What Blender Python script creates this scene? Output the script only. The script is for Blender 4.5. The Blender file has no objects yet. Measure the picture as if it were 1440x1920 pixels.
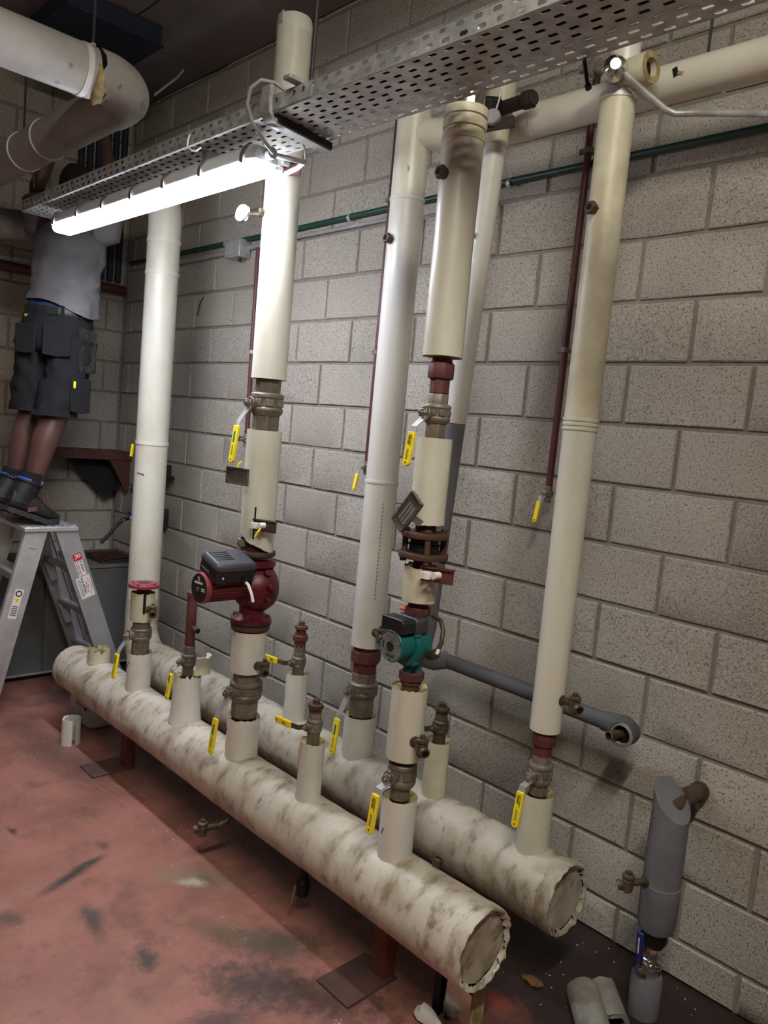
import bpy, bmesh, math, random
from mathutils import Vector, Matrix, noise
random.seed(7)
S = bpy.context.scene
COL = S.collection
PI = math.pi

# ------------------------------------------------------------------ camera
cd = bpy.data.cameras.new('camera')
cam = bpy.data.objects.new('camera', cd)
COL.objects.link(cam)
cam.location = (1.30784, -2.34628, 1.63094)
cam.rotation_euler = (1.4668120, -0.0908990, 0.8042025)
cd.sensor_fit = 'VERTICAL'
cd.sensor_height = 36.0
cd.sensor_width = 27.0
cd.lens = 36.0 * 1445.0 / 1920.0
cd.clip_start = 0.02
S.camera = cam

# ------------------------------------------------------------------ world, exposure
w = bpy.data.worlds.new('world')
S.world = w
w.use_nodes = True
w.node_tree.nodes['Background'].inputs[0].default_value = (0.55, 0.62, 0.75, 1)
w.node_tree.nodes['Background'].inputs[1].default_value = 0.012
S.view_settings.view_transform = 'Standard'
S.view_settings.look = 'None'
S.view_settings.gamma = 1.0
S.view_settings.use_curve_mapping = False
S.view_settings.exposure = 1.1
TUBE_NEAR = 36.0      # emission of the batten under the cable tray
TUBE_ROOM = 84.0      # emission of the battens elsewhere in the room

# ------------------------------------------------------------------ helpers
def lin(c):
    return tuple(((v / 255.0) / 12.92 if v / 255.0 <= .04045 else ((v / 255.0 + .055) / 1.055) ** 2.4) for v in c)

MATS = {}
def mat(name, col, rough=.6, metal=0.0, col2=None, scale=8.0, lo=.35, hi=.7, bump=0.0, bscale=60.0,
        emit=0.0, stretch=(1, 1, 1), spec=.5, alpha=1.0, trans=0.0, col3=None, scale3=30.0, t3=.62, world=False, coat=0.0, w3=.06):
    """principled material: colour with noisy second colour, optional speckle, fine bump"""
    m = bpy.data.materials.new(name)
    m.use_nodes = True
    nt = m.node_tree; N = nt.nodes; L = nt.links
    b = N['Principled BSDF']
    c = lin(col) + (1,)
    b.inputs['Base Color'].default_value = c
    b.inputs['Roughness'].default_value = rough
    b.inputs['Metallic'].default_value = metal
    b.inputs['Specular IOR Level'].default_value = spec
    b.inputs['Coat Weight'].default_value = coat
    if trans: b.inputs['Transmission Weight'].default_value = trans
    if alpha < 1: b.inputs['Alpha'].default_value = alpha
    if emit:
        b.inputs['Emission Color'].default_value = c
        b.inputs['Emission Strength'].default_value = emit
    vec = None
    if col2 or bump or col3:
        if world:
            g = N.new('ShaderNodeNewGeometry'); vs = g.outputs['Position']
        else:
            tc = N.new('ShaderNodeTexCoord'); oi = N.new('ShaderNodeObjectInfo')
            mul = N.new('ShaderNodeMath'); mul.operation = 'MULTIPLY'; mul.inputs[1].default_value = 37.0
            L.new(oi.outputs['Random'], mul.inputs[0])
            ad = N.new('ShaderNodeVectorMath'); ad.operation = 'ADD'
            L.new(tc.outputs['Object'], ad.inputs[0]); L.new(mul.outputs[0], ad.inputs[1]); vs = ad.outputs[0]
        mp = N.new('ShaderNodeVectorMath'); mp.operation = 'MULTIPLY'; mp.inputs[1].default_value = stretch
        L.new(vs, mp.inputs[0]); vec = mp.outputs[0]
    cur = None
    def rampmix(sc, a, bb, colB, cur, detail=5):
        n = N.new('ShaderNodeTexNoise'); n.inputs['Scale'].default_value = sc; n.inputs['Detail'].default_value = detail
        n.inputs['Roughness'].default_value = .62
        L.new(vec, n.inputs['Vector'])
        r = N.new('ShaderNodeMapRange'); r.inputs[1].default_value = a; r.inputs[2].default_value = bb
        L.new(n.outputs[0], r.inputs[0])
        mx = N.new('ShaderNodeMix'); mx.data_type = 'RGBA'
        L.new(r.outputs[0], mx.inputs['Factor'])
        if cur is None: mx.inputs['A'].default_value = c
        else: L.new(cur, mx.inputs['A'])
        mx.inputs['B'].default_value = lin(colB) + (1,)
        return mx.outputs['Result']
    if col2: cur = rampmix(scale, lo, hi, col2, cur)
    if col3: cur = rampmix(scale3, t3, t3 + w3, col3, cur, 6)
    if cur is not None:
        L.new(cur, b.inputs['Base Color'])
        if emit: L.new(cur, b.inputs['Emission Color'])
    if bump:
        n = N.new('ShaderNodeTexNoise'); n.inputs['Scale'].default_value = bscale; n.inputs['Detail'].default_value = 4
        L.new(vec, n.inputs['Vector'])
        bp = N.new('ShaderNodeBump'); bp.inputs['Strength'].default_value = bump; bp.inputs['Distance'].default_value = .004
        L.new(n.outputs[0], bp.inputs['Height']); L.new(bp.outputs[0], b.inputs['Normal'])
    MATS[name] = m
    return m

def V(*a): return Vector(a)

def frame(d):
    d = Vector(d).normalized()
    a = Vector((0, 0, 1)) if abs(d.z) < .9 else Vector((1, 0, 0))
    u = d.cross(a).normalized(); v = d.cross(u).normalized()
    return u, v, d

class MB:
    """collects shapes in world coordinates, builds ONE mesh object"""
    def __init__(s): s.v = []; s.f = []
    def add(s, vs, fs):
        o = len(s.v); s.v += [Vector(p) for p in vs]; s.f += [[i + o for i in f] for f in fs]; return s
    def rings(s, rs, closed=False, cap0=True, cap1=True):
        n = len(rs[0]); vs = [p for r in rs for p in r]; fs = []; m = len(rs)
        for i in range(m if closed else m - 1):
            a = i * n; b = ((i + 1) % m) * n
            for j in range(n):
                k = (j + 1) % n; fs.append([a + j, a + k, b + k, b + j])
        if not closed:
            if cap0: fs.append(list(range(n))[::-1])
            if cap1: fs.append([(m - 1) * n + j for j in range(n)])
        return s.add(vs, fs)
    def lathe(s, prof, o, d=(0, 0, 1), seg=24, closed=False, ph=0.0, cap=True):
        u, v, d = frame(d); o = Vector(o); rs = []
        for r, h in prof:
            rs.append([o + d * h + (u * math.cos(ph + 2 * PI * j / seg) + v * math.sin(ph + 2 * PI * j / seg)) * max(r, 1e-5) for j in range(seg)])
        return s.rings(rs, closed, cap, cap)
    def cyl(s, a, b, r, seg=16, r2=None, ph=0.0):
        a = Vector(a); b = Vector(b)
        return s.lathe([(r, 0), (r if r2 is None else r2, (b - a).length)], a, b - a, seg, ph=ph)
    def tube(s, pts, r, seg=10, cap=True):
        pts = [Vector(p) for p in pts]; n = len(pts); rs = []
        t0 = (pts[1] - pts[0]).normalized(); u, v, _ = frame(t0)
        for i, p in enumerate(pts):
            t = (pts[min(i + 1, n - 1)] - pts[max(i - 1, 0)])
            t = t.normalized() if t.length > 1e-9 else t0
            u = (u - t * u.dot(t)).normalized(); v = t.cross(u)
            rr = r[i] if isinstance(r, (list, tuple)) else r
            rs.append([p + (u * math.cos(2 * PI * j / seg) + v * math.sin(2 * PI * j / seg)) * rr for j in range(seg)])
        return s.rings(rs, False, cap, cap)
    def box(s, c, size, R=None):
        c = Vector(c); x, y, z = [q / 2 for q in size]
        vs = [Vector((a * x, b * y, d * z)) for d in (-1, 1) for b in (-1, 1) for a in (-1, 1)]
        if R is not None: vs = [R @ p for p in vs]
        return s.add([c + p for p in vs], [[0, 2, 3, 1], [4, 5, 7, 6], [0, 1, 5, 4], [2, 6, 7, 3], [0, 4, 6, 2], [1, 3, 7, 5]])
    def bar(s, a, b, wdir, wd, th):
        """flat bar from a to b, width wd along wdir, thickness th"""
        a = Vector(a); b = Vector(b); d = (b - a).normalized(); wv = Vector(wdir); wv = (wv - d * wv.dot(d)).normalized(); n = d.cross(wv)
        vs = []
        for p in (a, b):
            for i, j in ((-1, -1), (1, -1), (1, 1), (-1, 1)): vs.append(p + wv * (i * wd / 2) + n * (j * th / 2))
        return s.add(vs, [[3, 2, 1, 0], [4, 5, 6, 7], [0, 1, 5, 4], [1, 2, 6, 5], [2, 3, 7, 6], [3, 0, 4, 7]])
    def strip(s, pts, wdir, wd, th):
        """bent flat bar through pts"""
        pts = [Vector(p) for p in pts]; wv = Vector(wdir).normalized(); rs = []
        for i, p in enumerate(pts):
            t = (pts[min(i + 1, len(pts) - 1)] - pts[max(i - 1, 0)]).normalized()
            w2 = (wv - t * wv.dot(t)).normalized(); n = t.cross(w2)
            rs.append([p - w2 * wd / 2 - n * th / 2, p + w2 * wd / 2 - n * th / 2, p + w2 * wd / 2 + n * th / 2, p - w2 * wd / 2 + n * th / 2])
        return s.rings(rs)
    def prism(s, poly, a, u, v, n, th):
        """2D outline in frame (a; u, v) extruded th along n"""
        a, u, v, n = [Vector(q) for q in (a, u, v, n)]; k = len(poly)
        b0 = [a + u * x + v * y for x, y in poly]; b1 = [p + n * th for p in b0]
        return s.add(b0 + b1, [list(range(k))[::-1], [k + i for i in range(k)]] + [[i, (i + 1) % k, k + (i + 1) % k, k + i] for i in range(k)])
    def build(s, name, m, parent=None, smooth=True, ang=35, bev=0.0, label=None, kind=None, base=False, weld=False):
        lo = Vector([min(p[i] for p in s.v) for i in range(3)]); hi = Vector([max(p[i] for p in s.v) for i in range(3)])
        c = (lo + hi) / 2
        if base: c.z = lo.z
        me = bpy.data.meshes.new(name)
        me.from_pydata([tuple(p - c) for p in s.v], [], s.f)
        bm = bmesh.new(); bm.from_mesh(me)
        if weld: bmesh.ops.remove_doubles(bm, verts=bm.verts, dist=1e-5)
        bmesh.ops.recalc_face_normals(bm, faces=bm.faces)
        for f in bm.faces: f.smooth = smooth
        if smooth:
            ca = math.radians(ang)
            for e in bm.edges:
                if len(e.link_faces) == 2 and e.calc_face_angle(0) > ca: e.smooth = False
        bm.to_mesh(me); bm.free()
        me.materials.append(MATS[m] if isinstance(m, str) else m)
        o = bpy.data.objects.new(name, me); COL.objects.link(o)
        if bev:
            md = o.modifiers.new('edge', 'BEVEL'); md.width = bev; md.segments = 2; md.limit_method = 'ANGLE'; md.angle_limit = math.radians(40)
        o.location = c
        if parent is not None:
            o.parent = parent
            q = parent; off = Vector((0, 0, 0))
            while q is not None: off += q.location; q = q.parent
            o.location = c - off
        if label: o['label'] = label
        if kind: o['kind'] = kind
        return o

def tag(o, label, cat, group=None, kind=None):
    o['label'] = label; o['category'] = cat
    if group: o['group'] = group
    if kind: o['kind'] = kind
    return o
def thing(name, label, cat, loc, group=None):
    o = bpy.data.objects.new(name, None); o.empty_display_size = .05
    COL.objects.link(o); o.location = loc
    return tag(o, label, cat, group)

def text(s, size, o, xd, yd, m, parent, name='lettering', align='LEFT', squash=1.0, lift=.0006, th=.0004):
    cu = bpy.data.curves.new('lettering', 'FONT'); cu.body = s; cu.size = size; cu.align_x = align; cu.align_y = 'CENTER'
    cu.extrude = th; cu.resolution_u = 3
    tmp = bpy.data.objects.new('lettering_source', cu); COL.objects.link(tmp)
    bpy.context.view_layer.update()
    me = bpy.data.meshes.new_from_object(tmp.evaluated_get(bpy.context.evaluated_depsgraph_get()))
    bpy.data.objects.remove(tmp); bpy.data.curves.remove(cu)
    xd = Vector(xd).normalized(); yd = Vector(yd).normalized(); n = xd.cross(yd)
    mb = MB(); o = Vector(o) + n * lift
    mb.add([o + xd * (p.co.x * squash) + yd * p.co.y + n * p.co.z for p in me.vertices], [list(p.vertices) for p in me.polygons])
    bpy.data.meshes.remove(me)
    return mb.build(name, m, parent, smooth=False)

def marks(o, xd, yd, wd, h, rows, m, parent, name='print_marks', seed=1):
    """small print too fine to read: rows of short dashes"""
    rnd = random.Random(seed); xd = Vector(xd).normalized(); yd = Vector(yd).normalized(); n = xd.cross(yd); mb = MB(); o = Vector(o) + n * .0005
    for r in range(rows):
        x = 0.0; y = h * (.5 - (r + .5) / rows)
        while x < wd * .97:
            l = min(rnd.uniform(.03, .12) * wd, wd - x)
            mb.bar(o + xd * x + yd * y, o + xd * (x + l) + yd * y, yd, h / rows * .55, .0004); x += l + wd * .03
    return mb.build(name, m, parent, smooth=False)

def arc(c, r, a0, a1, u, v, n=8):
    c, u, v = Vector(c), Vector(u), Vector(v)
    return [c + u * (r * math.cos(a0 + (a1 - a0) * i / n)) + v * (r * math.sin(a0 + (a1 - a0) * i / n)) for i in range(n + 1)]

def nz(p, s=1.0): return noise.noise(Vector(p) * s)

# ------------------------------------------------------------------ materials
mat('pvc_cream', (212, 209, 194), .36, col2=(192, 188, 168), scale=5, lo=.45, hi=.75, col3=(132, 122, 100), scale3=16, t3=.71, stretch=(1, 1, .45))
mat('pvc_white', (214, 212, 204), .34, col2=(196, 192, 180), scale=5, lo=.45, hi=.75, col3=(140, 132, 118), scale3=18, t3=.72)
mat('pvc_dirty', (196, 188, 172), .5, col2=(146, 130, 106), scale=13, lo=.44, hi=.68, col3=(112, 97, 76), scale3=26, t3=.56, w3=.2, stretch=(1, .55, .55), bump=.5, bscale=34)
mat('pvc_stain', (206, 200, 176), .45, col2=(184, 175, 146), scale=9, lo=.42, hi=.7, col3=(120, 104, 70), scale3=14, t3=.66)
mat('pvc_back', (184, 177, 162), .5, col2=(140, 126, 104), scale=12, lo=.44, hi=.68, col3=(104, 90, 70), scale3=24, t3=.56, w3=.2, stretch=(1, .6, .6), bump=.45, bscale=34)
mat('pvc_grey', (170, 167, 160), .4, col2=(148, 144, 136), scale=5, lo=.42, hi=.7, col3=(110, 102, 90), scale3=13, t3=.66)
mat('foam_core', (176, 160, 112), .9, col2=(120, 104, 70), scale=30, bump=.5, bscale=90)
mat('foam_grey', (114, 115, 122), .75, col2=(98, 98, 103), scale=9, bump=.15, bscale=120)
mat('foam_dark', (88, 88, 91), .7, col2=(74, 74, 77), scale=9, bump=.15, bscale=120)
mat('foam_dirty', (150, 147, 140), .8, col2=(110, 106, 100), scale=14, bump=.3, bscale=60)
mat('valve_metal', (138, 129, 117), .5, .35, col2=(104, 94, 82), scale=18, bump=.08, bscale=90)
mat('valve_dark', (104, 92, 78), .5, .5, col2=(70, 58, 46), scale=22, bump=.1, bscale=90)
mat('steel_worn', (176, 170, 160), .34, .85, col2=(120, 112, 100), scale=25)
mat('chrome', (225, 225, 222), .16, 1.0, col2=(170, 168, 165), scale=20)
mat('galvanised', (190, 192, 190), .42, .4, col2=(158, 160, 160), scale=22, lo=.4, hi=.62)
mat('aluminium', (206, 207, 206), .4, .55, col2=(178, 178, 178), scale=8, col3=(126, 122, 116), scale3=14, t3=.66)
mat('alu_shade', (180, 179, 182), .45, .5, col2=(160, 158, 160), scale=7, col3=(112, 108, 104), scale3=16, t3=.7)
mat('primer_red', (100, 54, 52), .6, col2=(84, 44, 42), scale=14, col3=(150, 120, 108), scale3=26, t3=.7, bump=.1, bscale=60)
mat('oxide_red', (120, 62, 52), .65, col2=(92, 48, 40), scale=12, bump=.1)
mat('rust_brown', (96, 66, 54), .7, .25, col2=(66, 44, 36), scale=20, bump=.25, bscale=80)
mat('black_rust', (50, 33, 32), .75, col2=(34, 24, 24), scale=16, bump=.2)
mat('pump_red', (96, 20, 32), .42, col2=(74, 14, 24), scale=9)
mat('pump_pink', (146, 62, 70), .45, col2=(120, 40, 50), scale=14)
mat('pump_teal', (16, 100, 98), .4, col2=(12, 78, 78), scale=8)
mat('black_plastic', (24, 24, 27), .42, col2=(32, 32, 36), scale=9)
mat('cover_plastic', (70, 70, 74), .45, col2=(54, 54, 58), scale=7)
mat('black', (14, 13, 14), .6)
mat('hole', (6, 5, 5), .95)
mat('yellow', (250, 230, 34), .45, col2=(240, 212, 28), scale=14)
mat('ink', (22, 20, 22), .7)
mat('ink_grey', (110, 110, 112), .7)
mat('ink_white', (228, 226, 220), .6)
mat('ink_red', (196, 20, 60), .6)
mat('teal_label', (52, 108, 110), .6)
mat('white_label', (232, 226, 226), .55, col2=(214, 208, 208), scale=12)
mat('plate_grey', (150, 152, 150), .45, .3, col2=(120, 122, 120), scale=60)
mat('blue_grip', (28, 38, 112), .4)
mat('green_paint', (26, 70, 58), .4, col2=(20, 52, 44), scale=7)
mat('red_pipe', (92, 46, 48), .5, col2=(76, 38, 40), scale=9)
mat('conduit', (170, 170, 166), .5, .2, col2=(140, 140, 136), scale=7)
mat('cable', (150, 150, 148), .55)
mat('copper', (150, 84, 58), .4, .8)
mat('orange', (206, 96, 58), .5)
mat('brass', (108, 95, 74), .5, .5, col2=(78, 66, 48), scale=24)
mat('lead_plate', (118, 114, 106), .4, .6, col2=(150, 146, 138), scale=40, lo=.5, hi=.7)
mat('navy', (36, 42, 62), .7, col2=(30, 35, 52), scale=4)
mat('brown_steel', (92, 54, 42), .55, col2=(72, 42, 34), scale=6)
mat('floor_plate', (92, 62, 54), .7, col2=(66, 50, 46), scale=12)
mat('dark_steel', (58, 58, 58), .6, .3, col2=(44, 44, 44), scale=6)
mat('cabinet_grey', (104, 106, 106), .5, .2, col2=(88, 90, 90), scale=2.5)
mat('cabinet_top', (112, 104, 96), .7, col2=(74, 64, 56), scale=7, bump=.2)
mat('lamp_housing', (206, 210, 214), .45)
mat('can_white', (196, 198, 196), .4, col2=(180, 182, 180), scale=5)
mat('foil', (200, 200, 200), .22, 1.0, col2=(160, 160, 160), scale=20, bump=.7, bscale=30)
mat('skin', (92, 62, 55), .5, col2=(76, 50, 44), scale=8, bump=.05)
mat('shirt', (112, 110, 110), .9, col2=(92, 90, 90), scale=7, bump=.5, bscale=24)
mat('shorts', (15, 16, 21), .9, col2=(10, 11, 15), scale=6, bump=.25, bscale=60)
mat('shorts_pocket', (19, 20, 24), .9, col2=(14, 15, 18), scale=8, bump=.25, bscale=60)
mat('holster', (24, 26, 24), .85, col2=(48, 50, 44), scale=34, lo=.5, hi=.6, bump=.2)
mat('underwear', (26, 48, 84), .8)
mat('belt', (34, 38, 38), .5)
mat('boot', (20, 19, 19), .6, col2=(44, 40, 39), scale=14, lo=.48, hi=.72, bump=.15)
mat('boot_trim', (96, 66, 70), .6)
mat('sole', (38, 35, 34), .8, col2=(62, 58, 55), scale=20)
mat('sock', (9, 10, 13), .9)
mat('blue_trim', (40, 100, 200), .5)
mat('hair', (22, 18, 16), .9, bump=.6, bscale=120)
mat('eye_white', (210, 205, 200), .3)
mat('lip', (100, 54, 50), .5)
mat('leaf', (128, 92, 50), .8, col2=(90, 64, 36), scale=30)
mat('white_bits', (224, 222, 214), .8)
mat('tube_cool', (238, 242, 255), .4, emit=TUBE_NEAR)
mat('tube_warm', (255, 249, 234), .4, emit=TUBE_ROOM)
# ================================================================== setting: floor
def floor_material():
    m = bpy.data.materials.new('painted_floor'); m.use_nodes = True
    nt = m.node_tree; N = nt.nodes; L = nt.links; b = N['Principled BSDF']
    g = N.new('ShaderNodeNewGeometry'); P = g.outputs['Position']
    def no(scale, detail=5, vec=P, rough=.6):
        n = N.new('ShaderNodeTexNoise'); n.inputs['Scale'].default_value = scale; n.inputs['Detail'].default_value = detail
        n.inputs['Roughness'].default_value = rough; L.new(vec, n.inputs['Vector']); return n.outputs[0]
    def mr(x, a, c, lo=0, hi=1):
        r = N.new('ShaderNodeMapRange'); r.inputs[1].default_value = a; r.inputs[2].default_value = c; r.inputs[3].default_value = lo; r.inputs[4].default_value = hi
        L.new(x, r.inputs[0]); return r.outputs[0]
    def ma(op, a, c=None):
        n = N.new('ShaderNodeMath'); n.operation = op
        for i, q in enumerate((a, c)):
            if q is None: continue
            if isinstance(q, (int, float)): n.inputs[i].default_value = q
            else: L.new(q, n.inputs[i])
        return n.outputs[0]
    def mix(f, A, B):
        x = N.new('ShaderNodeMix'); x.data_type = 'RGBA'; L.new(f, x.inputs['Factor'])
        for k, q in (('A', A), ('B', B)):
            if isinstance(q, tuple): x.inputs[k].default_value = lin(q) + (1,)
            else: L.new(q, x.inputs[k])
        return x.outputs['Result']
    cur = mix(mr(no(3.2), .38, .68), (166, 112, 100), (136, 90, 78))
    cur = mix(mr(no(9, 6), .5, .72), cur, (160, 116, 101))
    cur = mix(mr(no(5.5, 7, rough=.72), .52, .68, 0, .7), cur, (112, 80, 70))
    cur = mix(mr(no(26, 6, rough=.75), .58, .72, 0, .6), cur, (118, 62, 54))
    cur = mix(mr(no(60, 3), .68, .74, 0, .8), cur, (84, 52, 46))
    # brown unpainted dirt band near the block wall; shade under the headers is painted into it
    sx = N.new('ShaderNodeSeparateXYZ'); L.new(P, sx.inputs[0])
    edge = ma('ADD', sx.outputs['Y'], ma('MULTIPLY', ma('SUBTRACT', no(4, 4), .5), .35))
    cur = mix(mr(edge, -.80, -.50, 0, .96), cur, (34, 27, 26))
    # scuffs, soot marks, brown and red patches: (x, y, angle, length, width, colour, strength)
    marks = [(-1.175, -1.27, 1.97, .17, .030, (60, 57, 54), .95), (-1.215, -1.19, 1.75, .09, .022, (66, 62, 58), .9),
             (-.90, -1.31, -.15, .13, .03, (70, 66, 62), .8), (-.93, -1.30, .1, .07, .045, (84, 76, 70), .7),
             (-.64, -1.26, -.45, .085, .05, (78, 68, 60), .95), (-1.07, -1.52, .5, .10, .05, (78, 70, 64), .7),
             (-.34, -1.04, .6, .26, .12, (66, 60, 56), .85), (-.46, -.90, .9, .22, .10, (78, 68, 60), .8), (-.30, -1.22, 1.2, .16, .06, (60, 56, 56), .7),
             (-.55, -.97, .6, .28, .07, (96, 88, 66), .55), (-.93, -.93, .7, .20, .07, (132, 122, 98), .75), (-.90, -.95, .7, .07, .035, (186, 176, 158), .8),
             (-.16, -.90, .7, .28, .12, (66, 48, 42), .8), (-1.95, -.90, .2, .5, .14, (90, 60, 52), .7), (-1.3, -1.10, 0, .05, .03, (84, 78, 62), .7),
             (-2.3, -.95, 0, .6, .14, (112, 84, 74), .6), (.12, -.55, .3, .12, .06, (124, 58, 42), .8), (-1.58, -1.33, 0, .045, .02, (60, 48, 44), .8)]
    for (mx_, my_, an, ln, wd, cc, st) in marks:
        vm = N.new('ShaderNodeMapping'); vm.vector_type = 'TEXTURE'
        vm.inputs['Location'].default_value = (mx_, my_, 0); vm.inputs['Rotation'].default_value = (0, 0, an); vm.inputs['Scale'].default_value = (ln, wd, 1)
        L.new(P, vm.inputs['Vector'])
        ln_ = N.new('ShaderNodeVectorMath'); ln_.operation = 'LENGTH'; L.new(vm.outputs[0], ln_.inputs[0])
        sv = N.new('ShaderNodeVectorMath'); sv.operation = 'MULTIPLY'; sv.inputs[1].default_value = (2.2, 9, 1) if wd / ln < .4 else (ln * 16, wd * 16, 1); L.new(vm.outputs[0], sv.inputs[0])
        f = ma('ADD', ln_.outputs['Value'], ma('MULTIPLY', ma('SUBTRACT', no(1.3, 5, sv.outputs[0], .7), .5), 2.2))
        cur = mix(mr(f, 1.0, .25, 0, st), cur, cc)
    L.new(cur, b.inputs['Base Color'])
    L.new(mr(no(12), .3, .7, .36, .62), b.inputs['Roughness'])
    bp = N.new('ShaderNodeBump'); bp.inputs['Strength'].default_value = .25; bp.inputs['Distance'].default_value = .004
    L.new(no(40, 6), bp.inputs['Height']); L.new(bp.outputs[0], b.inputs['Normal'])
    return m
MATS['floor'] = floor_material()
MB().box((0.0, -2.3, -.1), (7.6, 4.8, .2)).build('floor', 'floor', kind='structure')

def block_material():
    m = bpy.data.materials.new('concrete_block'); m.use_nodes = True
    nt = m.node_tree; N = nt.nodes; L = nt.links; b = N['Principled BSDF']
    g = N.new('ShaderNodeNewGeometry'); P = g.outputs['Position']; oi = N.new('ShaderNodeObjectInfo')
    def no(scale, detail=3, rough=.6):
        n = N.new('ShaderNodeTexNoise'); n.inputs['Scale'].default_value = scale; n.inputs['Detail'].default_value = detail
        n.inputs['Roughness'].default_value = rough; L.new(P, n.inputs['Vector']); return n.outputs[0]
    def mr(x, a, c, lo=0, hi=1):
        r = N.new('ShaderNodeMapRange'); r.inputs[1].default_value = a; r.inputs[2].default_value = c; r.inputs[3].default_value = lo; r.inputs[4].default_value = hi
        L.new(x, r.inputs[0]); return r.outputs[0]
    def mix(f, A, B):
        x = N.new('ShaderNodeMix'); x.data_type = 'RGBA'; L.new(f, x.inputs['Factor'])
        for k, q in (('A', A), ('B', B)):
            if isinstance(q, tuple): x.inputs[k].default_value = lin(q) + (1,)
            else: L.new(q, x.inputs[k])
        return x.outputs['Result']
    cur = mix(mr(no(2.5, 4), .35, .68), (169, 163, 149), (153, 148, 136))
    cur = mix(mr(oi.outputs['Random'], 0, 1, 0, .5), cur, (142, 134, 126))
    cur = mix(mr(no(170, 2), .40, .60, 0, .7), cur, (188, 180, 170))
    cur = mix(mr(no(150, 2), .57, .66, 0, .8), cur, (84, 78, 70))
    cur = mix(mr(no(300, 1), .70, .74, 0, .8), cur, (222, 216, 208))
    L.new(cur, b.inputs['Base Color']); b.inputs['Roughness'].default_value = .9; b.inputs['Specular IOR Level'].default_value = .25
    bp = N.new('ShaderNodeBump'); bp.inputs['Strength'].default_value = .55; bp.inputs['Distance'].default_value = .004
    L.new(no(170, 3), bp.inputs['Height']); L.new(bp.outputs[0], b.inputs['Normal'])
    return m
MATS['block'] = block_material()
mat('mortar', (142, 136, 127), .95, col2=(124, 118, 110), scale=30, bump=.4, bscale=120, world=True)
mat('plaster', (84, 80, 76), .9, col2=(72, 69, 66), scale=3, world=True)
mat('ceiling_slab', (128, 122, 122), .85, col2=(112, 107, 108), scale=2.5, world=True)
mat('ceiling_joint', (34, 32, 34), .9)

def block_mesh(i):
    """a 388 x 188 block face with worn, slightly bevelled edge; local x = length, z = height, front at -y"""
    rnd = random.Random(i); hx, hz = .194, .094; fr = []; bk = []
    out = []
    for a, c, n in ((-hx, -hz, 6), ):
        pass
    per = []
    def side(p, q, n):
        for k in range(n): per.append((p[0] + (q[0] - p[0]) * k / n, p[1] + (q[1] - p[1]) * k / n))
    side((-hx, -hz), (hx, -hz), 4); side((hx, -hz), (hx, hz), 2); side((hx, hz), (-hx, hz), 4); side((-hx, hz), (-hx, -hz), 2)
    r0 = []; r1 = []; r2 = []
    for x, z in per:
        jx = rnd.uniform(0, .0025); k = .004 + rnd.uniform(0, .002)
        sx = 1 - jx / hx; sz = 1 - jx / hz
        r0.append((x, .02, z)); r1.append((x * sx, .003, z * sz))
        r2.append((x * (1 - k / hx), 0.0 - rnd.uniform(0, .0006), z * (1 - k / hz)))
    mb = MB().rings([r0, r1, r2], cap0=False)
    o = mb.build('block', 'block'); me = o.data; bpy.data.objects.remove(o)
    # keep authored coordinates (front at y=0)
    ys = [v.co.y for v in me.vertices]; d = max(ys) - .02
    for v in me.vertices: v.co.y -= d
    return me
BLOCKS = [block_mesh(i) for i in range(6)]

def lay(parent, face, a0, a1, shift_even, shift_odd, limit=None, extra=None):
    """courses of blocks between a0 and a1 along the wall; face 'back' runs in x, 'left' runs in y"""
    n = 0
    for k in range(-10, 9):
        z0 = 1.925 + .2 * k; z1 = z0 + .2; zb, zt = max(z0, 0.0), min(z1, 3.55)
        if zt - zb < .02: continue
        sh = shift_odd if k % 2 else shift_even
        j = math.floor((a0 - sh) / .4) - 1
        while True:
            p = sh + .4 * j; j += 1
            if p >= a1: break
            q = p + .4; pa, qa = max(p, a0), min(q, a1)
            if qa - pa < .03: continue
            cz = (zb + zt) / 2; ca = (pa + qa) / 2
            sx = (qa - pa - .012) / .388; sz = (zt - zb - .012) / .188
            o = bpy.data.objects.new('block', BLOCKS[random.randrange(6)])
            dep = random.uniform(-.0025, .0015)
            if face == 'back':
                o.location = Vector((ca, dep, cz)) - parent.location
            else:
                o.rotation_euler = (0, 0, PI / 2); o.location = Vector((-3.72 - dep, ca, cz)) - parent.location
            if random.random() < .5: o.rotation_euler = (0, PI, o.rotation_euler[2])
            o.scale = (sx, 1, sz)
            COL.objects.link(o); o.parent = parent; n += 1
    return n

wb = MB().box((-.06, .108, 1.775), (7.5, .2, 3.75)).build('wall_back', 'mortar', kind='structure')
nb = lay(wb, 'back', -3.70, 2.1, .2, 0.0)
wl = MB().box((-3.828, -2.3, 1.775), (.2, 4.8, 3.75)).build('wall_left', 'mortar', kind='structure')
nl = lay(wl, 'left', -2.6, -0.004, -.32, -.12)
MB().box((3.8, -2.3, 1.775), (.2, 4.8, 3.75)).build('wall_right', 'plaster', kind='structure')
MB().box((0, -4.8, 1.775), (7.8, .2, 3.75)).build('wall_front', 'plaster', kind='structure')
cl = MB().box((0, -2.3, 3.67), (7.6, 4.8, .2)).build('ceiling', 'ceiling_joint', kind='structure')
yb = [0.0, -.56, -1.16, -1.76, -2.36, -2.96, -3.56, -4.16, -4.7]
for i in range(len(yb) - 1):
    for xa, xb in ((-3.72, -2.80), (-2.80, -.4), (-.4, 2.0), (2.0, 3.7)):
        MB().box(((xa + xb) / 2, (yb[i] + yb[i + 1]) / 2, 3.56), (xb - xa - .008, yb[i] - yb[i + 1] - .008, .03)).build('slab_panel', 'ceiling_slab', cl, bev=.003)
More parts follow.
